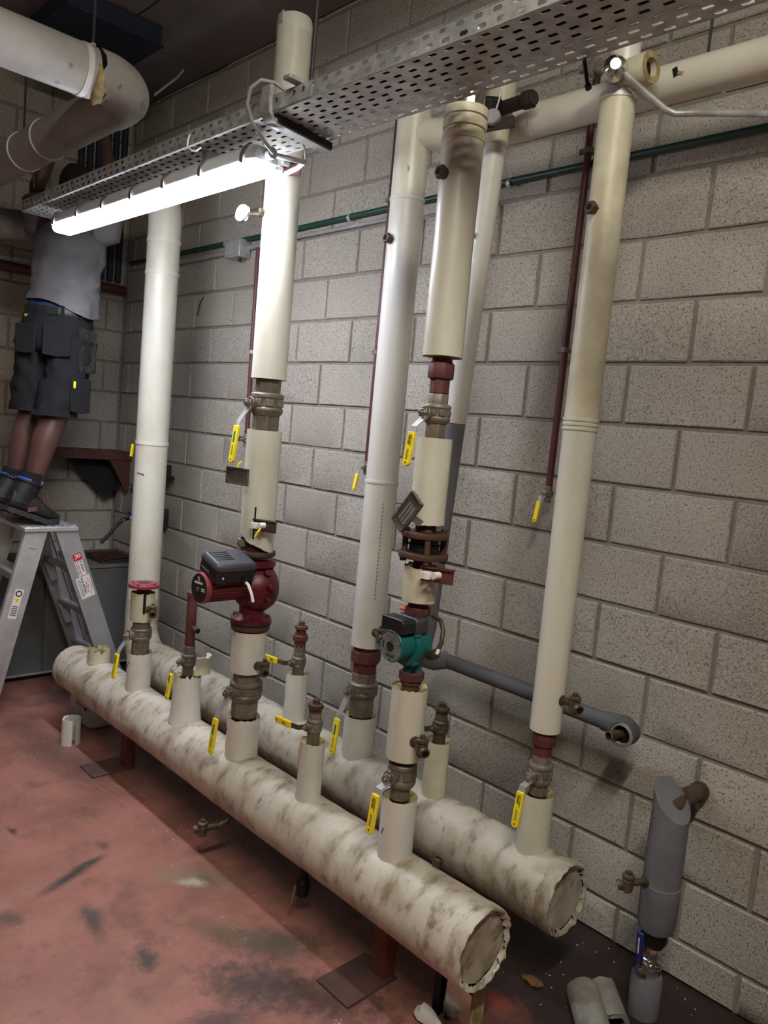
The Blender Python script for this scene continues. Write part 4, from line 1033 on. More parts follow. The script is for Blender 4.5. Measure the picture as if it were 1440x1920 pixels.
# strut bracket under the tray, hung from a rod
t = thing('strut_bracket', 'grey steel strut bracket carrying the cable tray beside the lamp', 'bracket', (-.575, -.97, 2.44))
rs = []
MB().strip([(-.560, -1.100, 2.535), (-.560, -1.104, 2.500), (-.562, -1.100, 2.468), (-.568, -1.085, 2.452), (-.60, -.855, 2.450)], (1, 0, 0), .040, .012).build('arm', 'galvanised', t, ang=60)
MB().bar((-.585, -1.07, 2.458), (-.612, -.855, 2.456), (1, 0, 0), .006, .020).build('arm_flange', 'galvanised', t)
MB().bar((-.548, -1.07, 2.458), (-.575, -.855, 2.456), (1, 0, 0), .006, .020).build('arm_flange', 'black', t)
def rod(x, y, z0, label, nut=None, r=.005, zt=3.545):
    t = thing('threaded_rod', label, 'rod', (x, y, z0))
    MB().cyl((x, y, z0), (x, y, zt), r, 10).build('rod', 'dark_steel', t)
    if nut: MB().lathe([(.011, 0), (.011, .010)], (x, y, nut), seg=6).build('nut', 'galvanised', t, bev=.001)
    MB().lathe([(.016, 0), (.010, .012)], (x, y, zt - .012), seg=12).build('ceiling_anchor', 'galvanised', t)
    return t
r_ = rod(-.45, -1.04, 2.475, 'threaded rod holding the cable tray near the strut bracket', 2.52)
MB().box((-.455, -1.075, 2.528), (.030, .085, .010)).build('support_clip', 'galvanised', r_, bev=.001)
MB().lathe([(.010, 0), (.010, .010)], (-.45, -1.04, 2.512), seg=6).build('nut', 'galvanised', r_)
rod(1.05, -1.04, 2.475, 'threaded rod holding the cable tray at its near end', 2.50)
rod(.26, -.25, 2.70, 'thin rod holding the horizontal supply pipe to the ceiling', r=.004)
t = thing('hook', 'small white wire hook hanging from the cable tray lip', 'hook', (-.985, -1.095, 2.45))
MB().tube([(-1.0, -1.086, 2.502), (-1.0, -1.092, 2.48), (-.995, -1.095, 2.462), (-.975, -1.09, 2.448), (-.955, -1.085, 2.445), (-.938, -1.08, 2.452)], .0028, 8).build('wire', 'ink_white', t)
t = thing('cable_end', 'black cable end hanging under the cable tray beside the nearest cream riser', 'cable', (.30, -.866, 2.40))
MB().tube([(.286, -.864, 2.474), (.296, -.866, 2.44), (.305, -.866, 2.410)], .0045, 8).build('cable', 'black', t)
MB().cyl((.304, -.866, 2.412), (.308, -.866, 2.403), .007, 10).build('end_cap', 'black', t)

# ================================================================== batten lamps
def batten(name, label, x0, x1, y, zb, m, along='x', group=None, clips=True, zt=None, cat='lamp'):
    """weatherproof batten: tapered housing, glowing diffuser underneath, steel clips, end gland"""
    L_ = x1 - x0; t = thing(name, label, cat, ((x0 + x1) / 2, y, zb) if along == 'x' else (y, (x0 + x1) / 2, zb), group)
    def P(a, b, z): return V(a, y + b, z) if along == 'x' else V(y + b, a, z)
    h = [(-.048, .032), (-.050, .036), (-.049, .056), (-.036, .078), (.036, .078), (.049, .056), (.050, .036), (.048, .032)]
    d = [(-.046, .034), (-.046, .016), (-.040, .005), (-.028, 0), (.028, 0), (.040, .005), (.046, .016), (.046, .034)]
    def loft(pr, e0, k): return [[P(a, b * kk, zb + (.034 + (z - .034) * kz)) for b, z in pr] for a, kk, kz in ((x0 + e0, k, k), (x0 + e0 + .03, 1, 1), (x1 - e0 - .03, 1, 1), (x1 - e0, k, k))]
    MB().rings(loft(h, 0, .82)).build('housing', 'lamp_housing', t, bev=.001)
    MB().rings(loft(d, .004, .62)).build('diffuser', m, t)
    if clips:
        n = 7
        for i in range(n):
            a = x0 + .055 + (L_ - .11) * i / (n - 1)
            for sgn in (-1, 1):
                q = MB().strip([P(a + .008, sgn * .040, zb + .078), P(a + .008, sgn * .053, zb + .060), P(a + .004, sgn * .0555, zb + .044), P(a, sgn * .0525, zb + .024)], (1, 0, 0) if along == 'x' else (0, 1, 0), .018, .0028)
                q.build('clip', 'valve_metal', t)
    g0 = P(x1, 0, zb + .052); dx = V(1, 0, 0) if along == 'x' else V(0, 1, 0)
    MB().lathe([(.014, -.004), (.014, .012), (.017, .013), (.017, .028), (.009, .032)], g0, dx, 10).build('cable_gland', 'lamp_housing', t)
    return t
lamp = batten('batten_lamp', 'bright white batten lamp hanging under the cable tray', -2.247, -.692, -1.0, 2.358, 'tube_cool')
for x in (-2.0, -1.0):
    MB().box((x, -1.0, 2.448), (.03, .06, .046)).build('hanger', 'galvanised', lamp, bev=.001)
t = thing('lamp_cable', 'grey cable looping from the lamp end over the cable tray lip', 'cable', (-.60, -1.10, 2.40))
MB().tube([(-.662, -1.0, 2.408), (-.640, -1.02, 2.404), (-.628, -1.06, 2.420), (-.628, -1.10, 2.455), (-.622, -1.125, 2.495), (-.600, -1.130, 2.530), (-.575, -1.115, 2.549), (-.555, -1.085, 2.548), (-.545, -1.05, 2.535), (-.54, -1.0, 2.49), (-.50, -.97, 2.480)], .0055, 12).build('cable', 'cable', t)
t = thing('lamp_cable', 'pale cable running from the lamp end to the bracket on the tall riser', 'cable', (-.70, -.90, 2.40))
MB().tube([(-.690, -.975, 2.415), (-.66, -.93, 2.412), (-.68, -.87, 2.425), (-.76, -.835, 2.432), (-.84, -.825, 2.430)], .008, 12).build('cable', 'lamp_housing', t)
MB().tube([(-.66, -.90, 2.474), (-.665, -.885, 2.455), (-.69, -.86, 2.435)], .003, 8).build('thin_wire', 'cable', t)
batten('batten_lamp', 'batten lamp on the ceiling above the middle of the room', -3.05, -1.50, 1.45, 3.38, 'tube_warm', along='y')
for x, y, q in ((1.45, -2.8, 'near end of the middle'), (1.45, -1.75, 'far end of the middle')):
    rod(x, y, 3.455, 'short threaded rod at the ' + q + ' ceiling lamp')

# ================================================================== big bent overhead pipe
SX, SY, SZ, SR = -1.50, -1.03, 2.770, .084
t = thing('overhead_pipe', 'fat insulated pipe with a torn bend under the ceiling at upper left', 'pipe', (SX, SY, SZ - SR))
MB().tube([(SX, -3.6, SZ), (SX, -2.4, SZ), (SX, -1.20, SZ)], SR, 40).build('insulation_sleeve', 'pvc_grey', t)
eb = arc((SX - .14, SY - .14, SZ), .14, 0, PI / 2, (1, 0, 0), (0, 1, 0), 12)
rs = []
e = [V(SX, -1.190, SZ)] + eb + [V(SX - .17, SY, SZ), V(SX - .21, SY, SZ)]
ebm = MB()
t_seg = 48; ers = []
for i_, p_ in enumerate(e):
    tg = (e[min(i_ + 1, len(e) - 1)] - e[max(i_ - 1, 0)]).normalized(); sd_ = tg.cross(V(0, 0, 1)).normalized(); ring = []
    for j_ in range(t_seg):
        a_ = 2 * PI * j_ / t_seg; dd = sd_ * math.cos(a_) + V(0, 0, 1) * math.sin(a_)
        off = 0.0
        if i_ == 0: off = .020 * nz((math.cos(a_) * 3, math.sin(a_) * 3, 6)) + (.030 if -2.6 < (a_ if a_ < PI else a_ - 2 * PI) < -.9 else 0)
        if i_ == len(e) - 1: off = .016 * nz((math.cos(a_) * 4, math.sin(a_) * 4, 2))
        ring.append(p_ + dd * (.0885 + .002 * nz(dd * 2 + p_ * 6)) + tg * off)
    ers.append(ring)
ebm.rings(ers, cap0=False, cap1=False).build('bend_shell', 'pvc_grey', t)
MB().tube([(SX - .22, SY, SZ), (-2.4, SY, SZ), (-3.70, SY, SZ)], SR - .001, 40).build('insulation_sleeve', 'pvc_grey', t)
# torn edge of the bend: dark gap and foam
gp_ = []
for i in range(11):
    a = PI * (.62 + .50 * i / 10)
    gp_.append(V(SX + SR * 1.035 * math.cos(a - PI / 2 + 1.2), -1.235 + .020 * math.sin(i * .9), SZ + SR * 1.035 * math.sin(a - PI / 2 + 1.2) * -1))
MB().tube([V(SX + .086, -1.205, SZ + .005), V(SX + .080, -1.20, SZ - .035), V(SX + .058, -1.195, SZ - .066), V(SX + .025, -1.19, SZ - .084), V(SX - .015, -1.185, SZ - .090)], [.005, .014, .020, .018, .008], 12).build('foam_tuft', 'foam_core', t)
MB().strip([V(SX + .084, -1.178, SZ - .010), V(SX + .076, -1.175, SZ - .042), V(SX + .052, -1.168, SZ - .070), V(SX + .018, -1.165, SZ - .0855), V(SX - .02, -1.165, SZ - .0865)], (0, 1, 0), .026, .0015).build('torn_gap', 'hole', t)
for y in (-1.235, -2.1): MB().lathe([(SR - .003, -.012), (SR + .003, -.010), (SR + .003, .010), (SR - .003, .012)], (SX, y, SZ), (0, 1, 0), 40).build('tape_band', 'pvc_white', t)
for x in (-2.34, -3.2): MB().lathe([(SR - .003, -.006), (SR + .003, -.005), (SR + .003, .005), (SR - .003, .006)], (x, SY, SZ), (1, 0, 0), 40).build('cable_tie', 'ink_white', t)
lb = MB().lathe([(SR, -.006), (SR + .004, -.005), (SR + .004, .005), (SR, .006)], (-2.62, SY, SZ), (1, 0, 0), 40).build('cable_tie', 'ink_white', t)
MB().strip([(-2.62, SY + .02, SZ - SR - .002), (-2.60, SY + .03, SZ - SR - .02), (-2.585, SY + .03, SZ - SR - .075)], (1, 0, 0), .012, .002).build('tie_tail', 'foam_core', t)
MB().strip([(SX - .02, SY + .075, SZ + .02), (SX + .09, SY + .10, SZ + .06), (SX + .13, SY + .105, SZ + .08)], (0, .3, 1), .012, .002).build('strap_tail', 'conduit', t)
rod(SX, -1.20, SZ + SR - .004, 'threaded rod holding the torn bend of the fat overhead pipe', SZ + SR + .004)
rod(-2.66, SY, SZ + SR - .004, 'threaded rod holding the far run of the fat overhead pipe', SZ + SR + .004)
t = thing('duct_box', 'dark navy flat box fixed to the ceiling above the fat pipe', 'panel', (-2.80, -.665, 3.447))
MB().box((-2.80, -.665, 3.500), (.52, .47, .090)).build('box_body', 'navy', t, bev=.006)
MB().box((-2.80, -.665, 3.452), (.54, .49, .010)).build('bottom_frame', 'navy', t, bev=.002)

# ================================================================== far wall services, cabinet, ladder
t = thing('wall_pipe', 'dark red pipe along the far wall behind the worker', 'pipe', (-3.64, -.8, 2.38))
MB().tube([(-3.66, -.03, 2.39), (-3.66, -1.2, 2.40), (-3.66, -2.6, 2.40)], .030, 18).build('pipe', 'red_pipe', t)
for y in (-.30, -1.5): MB().lathe([(.030, -.01), (.036, -.01), (.036, .01), (.030, .01)], (-3.66, y, 2.395), (0, 1, 0), 18, closed=True).build('pipe_clip', 'dark_steel', t)
t = thing('cable_bundle', 'dark blue bundle of vertical cables and ducts in the far corner', 'cables', (-3.66, -.22, 2.42))
for i in range(6): MB().tube([(-3.69, -.07 - i * .055, 2.44), (-3.69, -.07 - i * .055, 3.0), (-3.69, -.07 - i * .055, 3.54)], .020, 12).build('cable', 'navy', t)
t = thing('wall_pipe', 'pale insulated pipe entering at the far left behind the worker', 'pipe', (-3.5, -1.1, 2.45))
MB().tube([(-3.45, -.62, 2.62), (-3.48, -.95, 2.58), (-3.52, -1.4, 2.50), (-3.52, -2.6, 2.50)], .085, 28).build('insulation_sleeve', 'foam_dirty', t)
t = thing('wall_shelf', 'dark brown steel bracket shelf with a gusset on the far wall', 'shelf', (-3.5, -.30, 1.10))
MB().box((-3.60, -.33, 1.335), (.22, .66, .022)).build('shelf_board', 'brown_steel', t, bev=.002)
MB().box((-3.49, -.33, 1.318), (.012, .66, .055)).build('front_edge', 'brown_steel', t, bev=.002)
MB().prism([(-.16, 1.315), (-.01, 1.315), (-.01, 1.09), (-.035, 1.09)], (-3.50, 0, 0), (0, 1, 0), (0, 0, 1), (1, 0, 0), .010).build('gusset', 'brown_steel', t, bev=.001)
MB().prism([(-.40, 1.315), (-.14, 1.315), (-.02, 1.10), (-.12, 1.04)], (-3.66, 0, 0), (0, 1, 0), (0, 0, 1), (1, 0, 0), .06).build('rear_gusset', 'black', t)
for y in (-.52, -.36, -.18): MB().lathe([(.007, 0), (.007, .004)], (-3.52, y, 1.346), seg=10).build('bolt', 'galvanised', t)
t = thing('wall_bracket', 'black pipe bracket on the wall beside the far cream riser', 'bracket', (-2.98, -.04, 1.22))
MB().box((-2.985, -.02, 1.275), (.06, .04, .07)).build('plate', 'dark_steel', t, bev=.002)
MB().bar((-3.0, -.045, 1.235), (-2.88, -.045, 1.238), (0, 1, 0), .05, .022).build('arm', 'black', t, bev=.002)
MB().bar((-3.0, -.05, 1.215), (-2.90, -.05, 1.215), (0, 1, 0), .03, .008).build('lower_arm', 'dark_steel', t)
t = thing('lever_handle', 'yellow valve lever half hidden at the left edge of the far cream riser', 'valve', (-2.66, -.36, 1.36))
MB().bar((-2.655, -.405, 1.440), (-2.655, -.412, 1.372), (.5, -.85, 0), .016, .012).build('grip', 'yellow', t, bev=.002)
MB().bar((-2.655, -.400, 1.455), (-2.610, -.37, 1.462), (0, 0, 1), .012, .004).build('lever', 'steel_worn', t)
t = thing('water_tap', 'small tap with a black hose on the corner wall behind the far riser', 'tap', (-3.02, -.1, .9))
MB().lathe([(.016, 0), (.016, .03), (.012, .032), (.012, .20)], (-2.985, -.245, .985), (.1, 1, .05), 14).build('tap_body', 'chrome', t)
MB().lathe([(.010, 0), (.010, .02), (.016, .022), (.016, .03)], (-2.99, -.235, .99), (0, 0, 1), 12).build('tap_knob', 'blue_grip', t)
MB().tube([(-2.985, -.25, .985), (-3.0, -.275, .972), (-3.0, -.305, .945), (-3.0, -.345, .895), (-3.0, -.378, .862), (-3.0, -.40, .838)], [.012, .011, .0105, .0105, .0105, .012], 12).build('hose', 'black', t)
MB().lathe([(.011, 0), (.013, .004), (.013, .02), (.010, .022)], (-2.998, -.262, .979), (0, -.8, -.5), 12).build('hose_clamp', 'chrome', t)
MB().box((-3.0, -.03, .98), (.10, .05, .12)).build('wall_plate', 'dark_steel', t, bev=.003)
t = thing('drain_valve', 'dark valve body on the corner wall left of the far riser', 'valve', (-3.02, -.2, 1.10))
MB().lathe([(.012, 0), (.020, .006), (.020, .04), (.015, .045), (.015, .20)], (-3.0, -.235, 1.150), (0, 1, 0), 14).build('body', 'dark_steel', t)
MB().box((-3.0, -.17, 1.08), (.04, .05, .13)).build('lower_body', 'black', t, bev=.004)
# grey cabinet
CX0, CX1, CY0, CY1, CZ = -3.70, -3.19, -1.85, -.03, .665
t = thing('metal_cabinet', 'low dark grey metal cabinet against the far wall behind the ladder', 'cabinet', ((CX0 + CX1) / 2, (CY0 + CY1) / 2, 0))
MB().box(((CX0 + CX1) / 2, (CY0 + CY1) / 2, CZ / 2 + .02), (CX1 - CX0 - .02, CY1 - CY0, CZ - .045)).build('body', 'cabinet_grey', t, bev=.004)
MB().box(((CX0 + CX1) / 2, (CY0 + CY1) / 2, CZ - .010), (CX1 - CX0 + .005, CY1 - CY0 + .01, .020)).build('top', 'cabinet_top', t, bev=.002)
for ya, yb_ in ((-1.84, -1.25), (-1.24, -.64), (-.63, -.04)):
    MB().box((CX1 - .004, (ya + yb_) / 2, CZ / 2 + .01), (.014, yb_ - ya, CZ - .07)).build('front_panel', 'cabinet_grey', t, bev=.003)
MB().box(((CX0 + CX1) / 2, (CY0 + CY1) / 2, .02), (CX1 - CX0 - .06, CY1 - CY0 - .02, .04)).build('plinth', 'black', t)
MB().box((CX1 + .004, (CY0 + CY1) / 2, .040), (.008, CY1 - CY0, .012)).build('bottom_trim', 'conduit', t)
t = thing('louvre_panel', 'dark slatted metal grille lying on the cabinet in the corner', 'grille', (-3.36, -.17, CZ))
MB().box((-3.36, -.17, CZ + .012), (.28, .24, .020)).build('frame', 'dark_steel', t, bev=.002)
for i in range(6): MB().bar((-3.49 + i * .048, -.06, CZ + .036), (-3.46 + i * .048, -.28, CZ + .026), (1, 0, .3), .026, .006).build('slat', 'brown_steel', t)
# step ladder
LX0, LX1, LT = -3.06, -2.62, 1.0
t = thing('step_ladder', 'aluminium step ladder standing open at far left with the worker on top', 'ladder', ((LX0 + LX1) / 2, -.8, 0))
MB().box(((LX0 + LX1) / 2, -.835, LT - .012), (LX1 - LX0 + .03, .27, .024)).build('platform', 'aluminium', t, bev=.004)
for k in range(7): MB().box(((LX0 + LX1) / 2, -.945 + k * .036, LT + .0015), (LX1 - LX0 - .02, .012, .004)).build('platform_rib', 'alu_shade', t)
def stile(x, yt, ybm, name, m):
    a, b = V(x, yt, LT - .006), V(x, ybm, .012); d = (b - a).normalized()
    o = MB().bar(a, b, (0, 1, 0), .104, .006)
    sg = -1 if x == LX1 else 1
    wv = V(0, 1, 0); wv = (wv - d * wv.dot(d)).normalized()
    for s in (-1, 1): o.bar(a + wv * (s * .050) + V(sg * .012, 0, 0), b + wv * (s * .050) + V(sg * .012, 0, 0), (1, 0, 0), .026, .004)
    st = o.build(name, m, t)
    MB().bar(b - d * .03, b + V(0, 0, -.011), (0, 1, 0), .10, .036).build('rubber_foot', 'blue_grip' if m == 'alu_shade' else 'black', st, bev=.004)
    return st
fr = stile(LX1, -.902, -1.135, 'front_stile', 'aluminium'); rr_ = stile(LX1, -.764, -.405, 'rear_stile', 'alu_shade')
stile(LX0, -.902, -1.135, 'front_stile', 'aluminium'); stile(LX0, -.764, -.405, 'rear_stile', 'alu_shade')
for k, z in enumerate((.25, .5, .75)):
    f = 1 - z / LT
    yf, yr = -.902 - .242 * f, -.764 + .367 * f
    MB().box(((LX0 + LX1) / 2, yf + .01, z), (LX1 - LX0 - .01, .090, .022)).build('step', 'aluminium', t, bev=.003)
    MB().box(((LX0 + LX1) / 2, yf - .033, z - .012), (LX1 - LX0 - .01, .006, .03)).build('step_nosing', 'alu_shade', t)
    MB().bar((LX0, yr, z), (LX1, yr, z), (0, 1, 0), .055, .018).build('rung', 'alu_shade', t, bev=.003)
    for x in (LX0 + .03, LX1 - .03): MB().bar((x, yr - .02, z - .01), (x + (.05 if x < -2.8 else -.05), yr + .01, z - .11), (0, 1, 0), .04, .004).build('brace', 'alu_shade', t)
def onstile(x, yt, ybm, s, off):
    a, b = V(x, yt, LT - .006), V(x, ybm, .012); d = (b - a).normalized(); w_ = V(0, 1, 0); w_ = (w_ - d * w_.dot(d)).normalized()
    return a + d * s + w_ * off + V(.0035, 0, 0), d, w_
# stickers on the rear stile
def sticker(stl, yt, ybm, s0, s1, o0, o1, m, parent, lift=.0):
    a, d, w_ = onstile(LX1, yt, ybm, s0, 0); L_ = s1 - s0
    return MB().prism([(0, o0), (L_, o0), (L_, o1), (0, o1)], a + V(lift, 0, 0), d, w_, (1, 0, 0), .0006).build('sticker', m, parent), a + V(lift + .0008, 0, 0), d, w_
rst, fst = rr_, fr
s1, a, d, w_ = sticker(0, -.764, -.405, .150, .275, -.012, .030, 'white_label', rst)
MB().prism([(0, -.012), (.040, -.012), (.040, .032), (0, .032)], a, d, w_, (1, 0, 0), .0004).build('red_field', 'ink_red', s1)
text('R', .046, a + d * .004 + w_ * .010 + V(.0004, 0, 0), d, w_, 'ink_white', s1, squash=.95)
text('H. ROEFS', .017, a + d * .043 + w_ * .018, d, w_, 'ink', s1, squash=.92)
marks(a + d * .045 + w_ * .003, d, w_, .075, .008, 1, 'ink_red', s1, seed=3)
marks(a + d * .045 - w_ * .006, d, w_, .075, .007, 1, 'ink', s1, seed=4)
s2, a, d, w_ = sticker(0, -.764, -.405, .280, .400, -.034, .040, 'white_label', rst)
text('ROB PEETERS', .0165, a + d * .005 - w_ * .004, d, w_, 'ink', s2, squash=.92)
text('D', .024, a + d * .052 + w_ * .013, d, w_, 'ink_red', s2)
marks(a + d * .028 + w_ * .014, d, w_, .020, .007, 1, 'ink_grey', s2, seed=6)
marks(a + d * .074 + w_ * .012, d, w_, .022, .007, 1, 'ink_red', s2, seed=7)
marks(a + d * .012 - w_ * .020, d, w_, .095, .016, 2, 'ink_grey', s2, seed=8)
MB().strip([a + d * .012 + w_ * .020, a + d * .035 + w_ * .031, a + d * .06 + w_ * .035, a + d * .085 + w_ * .031, a + d * .108 + w_ * .020], V(0, .4, 1), .0025, .0004).build('logo_arc', 'ink_grey', s2)
# safety label on the front stile
a, d, w_ = onstile(LX1, -.902, -1.135, .315, 0)
s3 = MB().prism([(0, -.020), (.150, -.020), (.150, .020), (0, .020)], a, d, w_, (1, 0, 0), .0006).build('sticker', 'white_label', fst)
q = a + V(.0008, 0, 0)
MB().lathe([(.016, 0), (.016, .0004), (.010, .0004), (.010, 0)], q + d * .022, (1, 0, 0), 24, closed=True).build('ring_symbol', 'ink', s3)
MB().prism([(.045, -.015), (.045, .015), (.072, 0)], q, d, w_, (1, 0, 0), .0004).build('triangle_symbol', 'yellow', s3)
text('!', .018, q + d * .057 + V(.0006, 0, 0), w_, -d, 'ink', s3, align='CENTER')
marks(q + d * .110 - w_ * .015, w_, -d, .030, .055, 5, 'ink', s3, seed=9)
a, d, w_ = onstile(LX1, -.902, -1.135, .105, 0)
marks(a + w_ * .020, -w_, d, .035, .006, 1, 'ink', fst, seed=10)

# ================================================================== loose things on the floor
t = thing('plastic_can', 'white plastic container with a printed label under the far end of the front header', 'can', (-2.47, -.60, 0))
MB().rings([[V(-2.45 + a * k, -.60 + b * k, z) for a, b in ((-.13, -.11), (-.15, -.09), (-.15, .09), (-.13, .11), (.10, .11), (.12, .09), (.12, -.09), (.10, -.11))] for z, k in ((0, .94), (.012, 1), (.150, 1), (.168, .92), (.172, .8))]).build('body', 'can_white', t, bev=.004)
lb = MB().box((-2.44, -.7105, .095), (.15, .001, .030)).build('label', 'white_label', t)
marks((-2.505, -.712, .096), (1, 0, 0), (0, 0, 1), .10, .018, 2, 'ink_grey', lb, seed=11)
MB().box((-2.385, -.7122, .094), (.03, .0008, .018)).build('barcode', 'ink', lb)
MB().lathe([(.022, 0), (.022, .012)], (-2.52, -.60, .170), seg=18).build('cap', 'can_white', t)
sh = []
for i in range(26):
    a = .25 + (2 * PI - .5) * i / 25; zt = .126 + .004 * nz((i * .6, 1, 4)); zb_ = .0 + .004 * abs(nz((i * .9, 4, 4)))
    if 9 < i < 14: a += 0
    rr = .046 - (.006 if i in (16, 17, 18) else 0)
    c = V(-2.235, -.845, 0); dd = V(math.cos(a), math.sin(a), 0)
    sh.append([c + dd * rr + V(0, 0, zb_), c + dd * (rr * .96) + V(0, 0, zt), c + dd * (rr * .72) + V(0, 0, zt - .003), c + dd * (rr * .74) + V(0, 0, zb_)])
tag(MB().rings(sh).build('insulation_offcut', 'pvc_white', base=True, ang=50), 'white upright insulation offcut standing on the red floor at left', 'insulation')
def halfshell(a, b, r, ri, m, label, roll=0.0, span=PI, name='insulation_offcut'):
    a, b = V(*a), V(*b); u, v, d = frame(b - a); rs = []
    u2 = u * math.cos(roll) + v * math.sin(roll); v2 = -u * math.sin(roll) + v * math.cos(roll)
    n = 14; oa = []
    for p, jit in ((a, .012), (b, .012)):
        ring = [p + (u2 * math.cos(span * i / n) + v2 * math.sin(span * i / n)) * r + d * jit * nz((i * .5, p.x * 9, p.y * 9)) for i in range(n + 1)]
        ring += [p + (u2 * math.cos(span * i / n) + v2 * math.sin(span * i / n)) * ri + d * jit * nz((i * .5, p.x * 9, p.y * 9)) for i in range(n, -1, -1)]
        rs.append(ring)
    lo = min(p.z for r_ in rs for p in r_)
    rs = [[p - V(0, 0, lo - .0005) for p in r_] for r_ in rs]
    return tag(MB().rings(rs).build(name, m, base=True, ang=50), label, 'insulation')
halfshell((.285, -.335, .06), (.46, -.52, .06), .048, .030, 'foam_dirty', 'grey half round foam offcut on the floor in front of the grey riser', roll=2.4, span=PI * 1.25)
halfshell((.305, -.255, .05), (.41, -.36, .05), .040, .026, 'foam_dirty', 'smaller dirty foam offcut on the floor behind the grey half round one', roll=2.6)
def scrap(c, s, m, label, seed, name='insulation_scrap'):
    bm = bmesh.new(); bmesh.ops.create_icosphere(bm, subdivisions=2, radius=1.0); mb = MB()
    vs = []
    for v in bm.verts:
        k = 1 + .55 * nz(v.co * 1.3 + V(seed, 0, 0)); vs.append(V(v.co.x * s[0] * k, v.co.y * s[1] * k, v.co.z * s[2] * k))
    lo = min(p.z for p in vs)
    mb.add([V(c[0], c[1], 0) + p - V(0, 0, lo - .0003) for p in vs], [[q.index for q in f.verts] for f in bm.faces]); bm.free()
    return tag(mb.build(name, m, base=True, ang=25), label, 'scrap')
scrap((.143, -.385, 0), (.030, .020, .007), 'leaf', 'crumpled brown scrap on the dark floor between header end and grey riser', 5, 'dry_scrap')
scrap((.055, -.765, 0), (.050, .022, .022), 'white_bits', 'white foam scrap on the floor at the bottom edge of the picture', 9)
scrap((.105, -.700, 0), (.045, .020, .022), 'foam_dirty', 'grey foam scrap leaning below the near header end', 12)
t = thing('foam_wedge', 'yellowish foil faced foam piece standing under the near end of the front header', 'insulation', (.135, -.700, 0))
MB().rings([[V(.125 + a * k, -.690 + b * k, z) for a, b in ((-.048, -.035), (.045, -.03), (.04, .03), (-.05, .025))] for z, k in ((0, 1), (.06, 1.06), (.175, .95))]).build('block', 'foam_core', t, bev=.004)
MB().box((.125, -.7265, .07), (.088, .002, .13)).build('facing', 'foil', t)
MB().box((.045, -.70, .09), (.025, .05, .18)).build('dark_post', 'black', t, bev=.003)
# tiny crumbs that nobody could count
bm = MB(); rnd = random.Random(21)
for i in range(260):
    if i < 150: x, y = rnd.uniform(-2.4, .5), -.75 + rnd.gauss(0, .20)
    else: x, y = rnd.uniform(-.2, .7), rnd.uniform(-.75, -.03)
    if abs(y + .75) < .03: y -= .2
    s = rnd.uniform(.0008, .0035) * (1.8 if rnd.random() < .06 else 1); a = rnd.uniform(0, 6.28)
    z = .0005
    if i % 9 == 0 and -2.3 < x < .1:
        y = FY + rnd.uniform(-.04, .04); z = HZ + math.sqrt(.112 ** 2 - (y - FY) ** 2) - .0005
    p = [V(x + s * math.cos(a + k * 2.1) * rnd.uniform(.6, 1.4), y + s * math.sin(a + k * 2.1) * rnd.uniform(.6, 1.4), z) for k in range(3)]
    bm.add(p + [V(x, y, z + s * .7)], [[0, 1, 2], [0, 3, 1], [1, 3, 2], [2, 3, 0]])
tag(bm.build('insulation_crumbs', 'white_bits', smooth=False), 'tiny white insulation crumbs scattered on floor and headers', 'crumbs', kind='stuff')
# ================================================================== worker on the ladder, seen from behind, reaching up
F = V(-.70, .714, 0).normalized(); RT = V(.714, .70, 0).normalized(); UP = V(0, 0, 1)
man = thing('person', 'worker in grey shirt and dark shorts standing on the ladder, back turned, arms raised', 'person', (-2.82, -.84, LT))
PEL = V(-2.83, -.775, 1.99)
hipR, hipL = PEL + RT * .095 - UP * .07, PEL - RT * .095 - UP * .07
kneR, kneL = V(-2.730, -.800, 1.545), V(-2.910, -.850, 1.56)
ankR, ankL = V(-2.728, -.905, 1.175), V(-2.925, -.925, 1.175)
chest = V(-2.835, -.735, 2.40); neck = V(-2.85, -.705, 2.585); head = V(-2.865, -.69, 2.70)
shR, shL = neck + RT * .175 - UP * .055, neck - RT * .175 - UP * .055
elR, elL = shR + RT * .01 + F * .02 + UP * .225, shL - RT * .05 + F * .05 + UP * .21
wrR, wrL = elR - RT * .06 + F * .03 + UP * .23, elL + RT * .06 + F * .05 + UP * .23

def skin_mesh(name, nodes, edges, m, parent, root=0, lv=2):
    me = bpy.data.meshes.new(name); me.from_pydata([tuple(p) for p, r in nodes], edges, [])
    o = bpy.data.objects.new(name, me); COL.objects.link(o)
    sm = o.modifiers.new('skin', 'SKIN'); sm.use_smooth_shade = True
    for i, (p, r) in enumerate(nodes):
        sv = me.skin_vertices[0].data[i]; sv.radius = r if isinstance(r, tuple) else (r, r); sv.use_root = (i == root)
    ss = o.modifiers.new('sub', 'SUBSURF'); ss.levels = lv; ss.render_levels = lv
    bpy.context.view_layer.update()
    me2 = bpy.data.meshes.new_from_object(o.evaluated_get(bpy.context.evaluated_depsgraph_get()))
    bpy.data.objects.remove(o)
    mb = MB(); mb.add([v.co for v in me2.vertices], [list(p.vertices) for p in me2.polygons]); bpy.data.meshes.remove(me2)
    return mb.build(name, m, parent, ang=180)
nodes = [(PEL, (.112, .082)), (V(-2.833, -.76, 2.18), (.105, .075)), (chest, (.115, .078)), (neck - UP * .03, (.075, .07)), (neck + UP * .05, .055),
         (head + UP * .0, (.078, .088)), (head + UP * .09, (.072, .082)), (head + UP * .15, (.045, .05))]
edges = [(0, 1), (1, 2), (2, 3), (3, 4), (4, 5), (5, 6), (6, 7)]
def chain(start, pts):
    k = start
    for p, r in pts:
        nodes.append((p, r)); edges.append((k, len(nodes) - 1)); k = len(nodes) - 1
    return k
def mid(a, b, t): return a + (b - a) * t
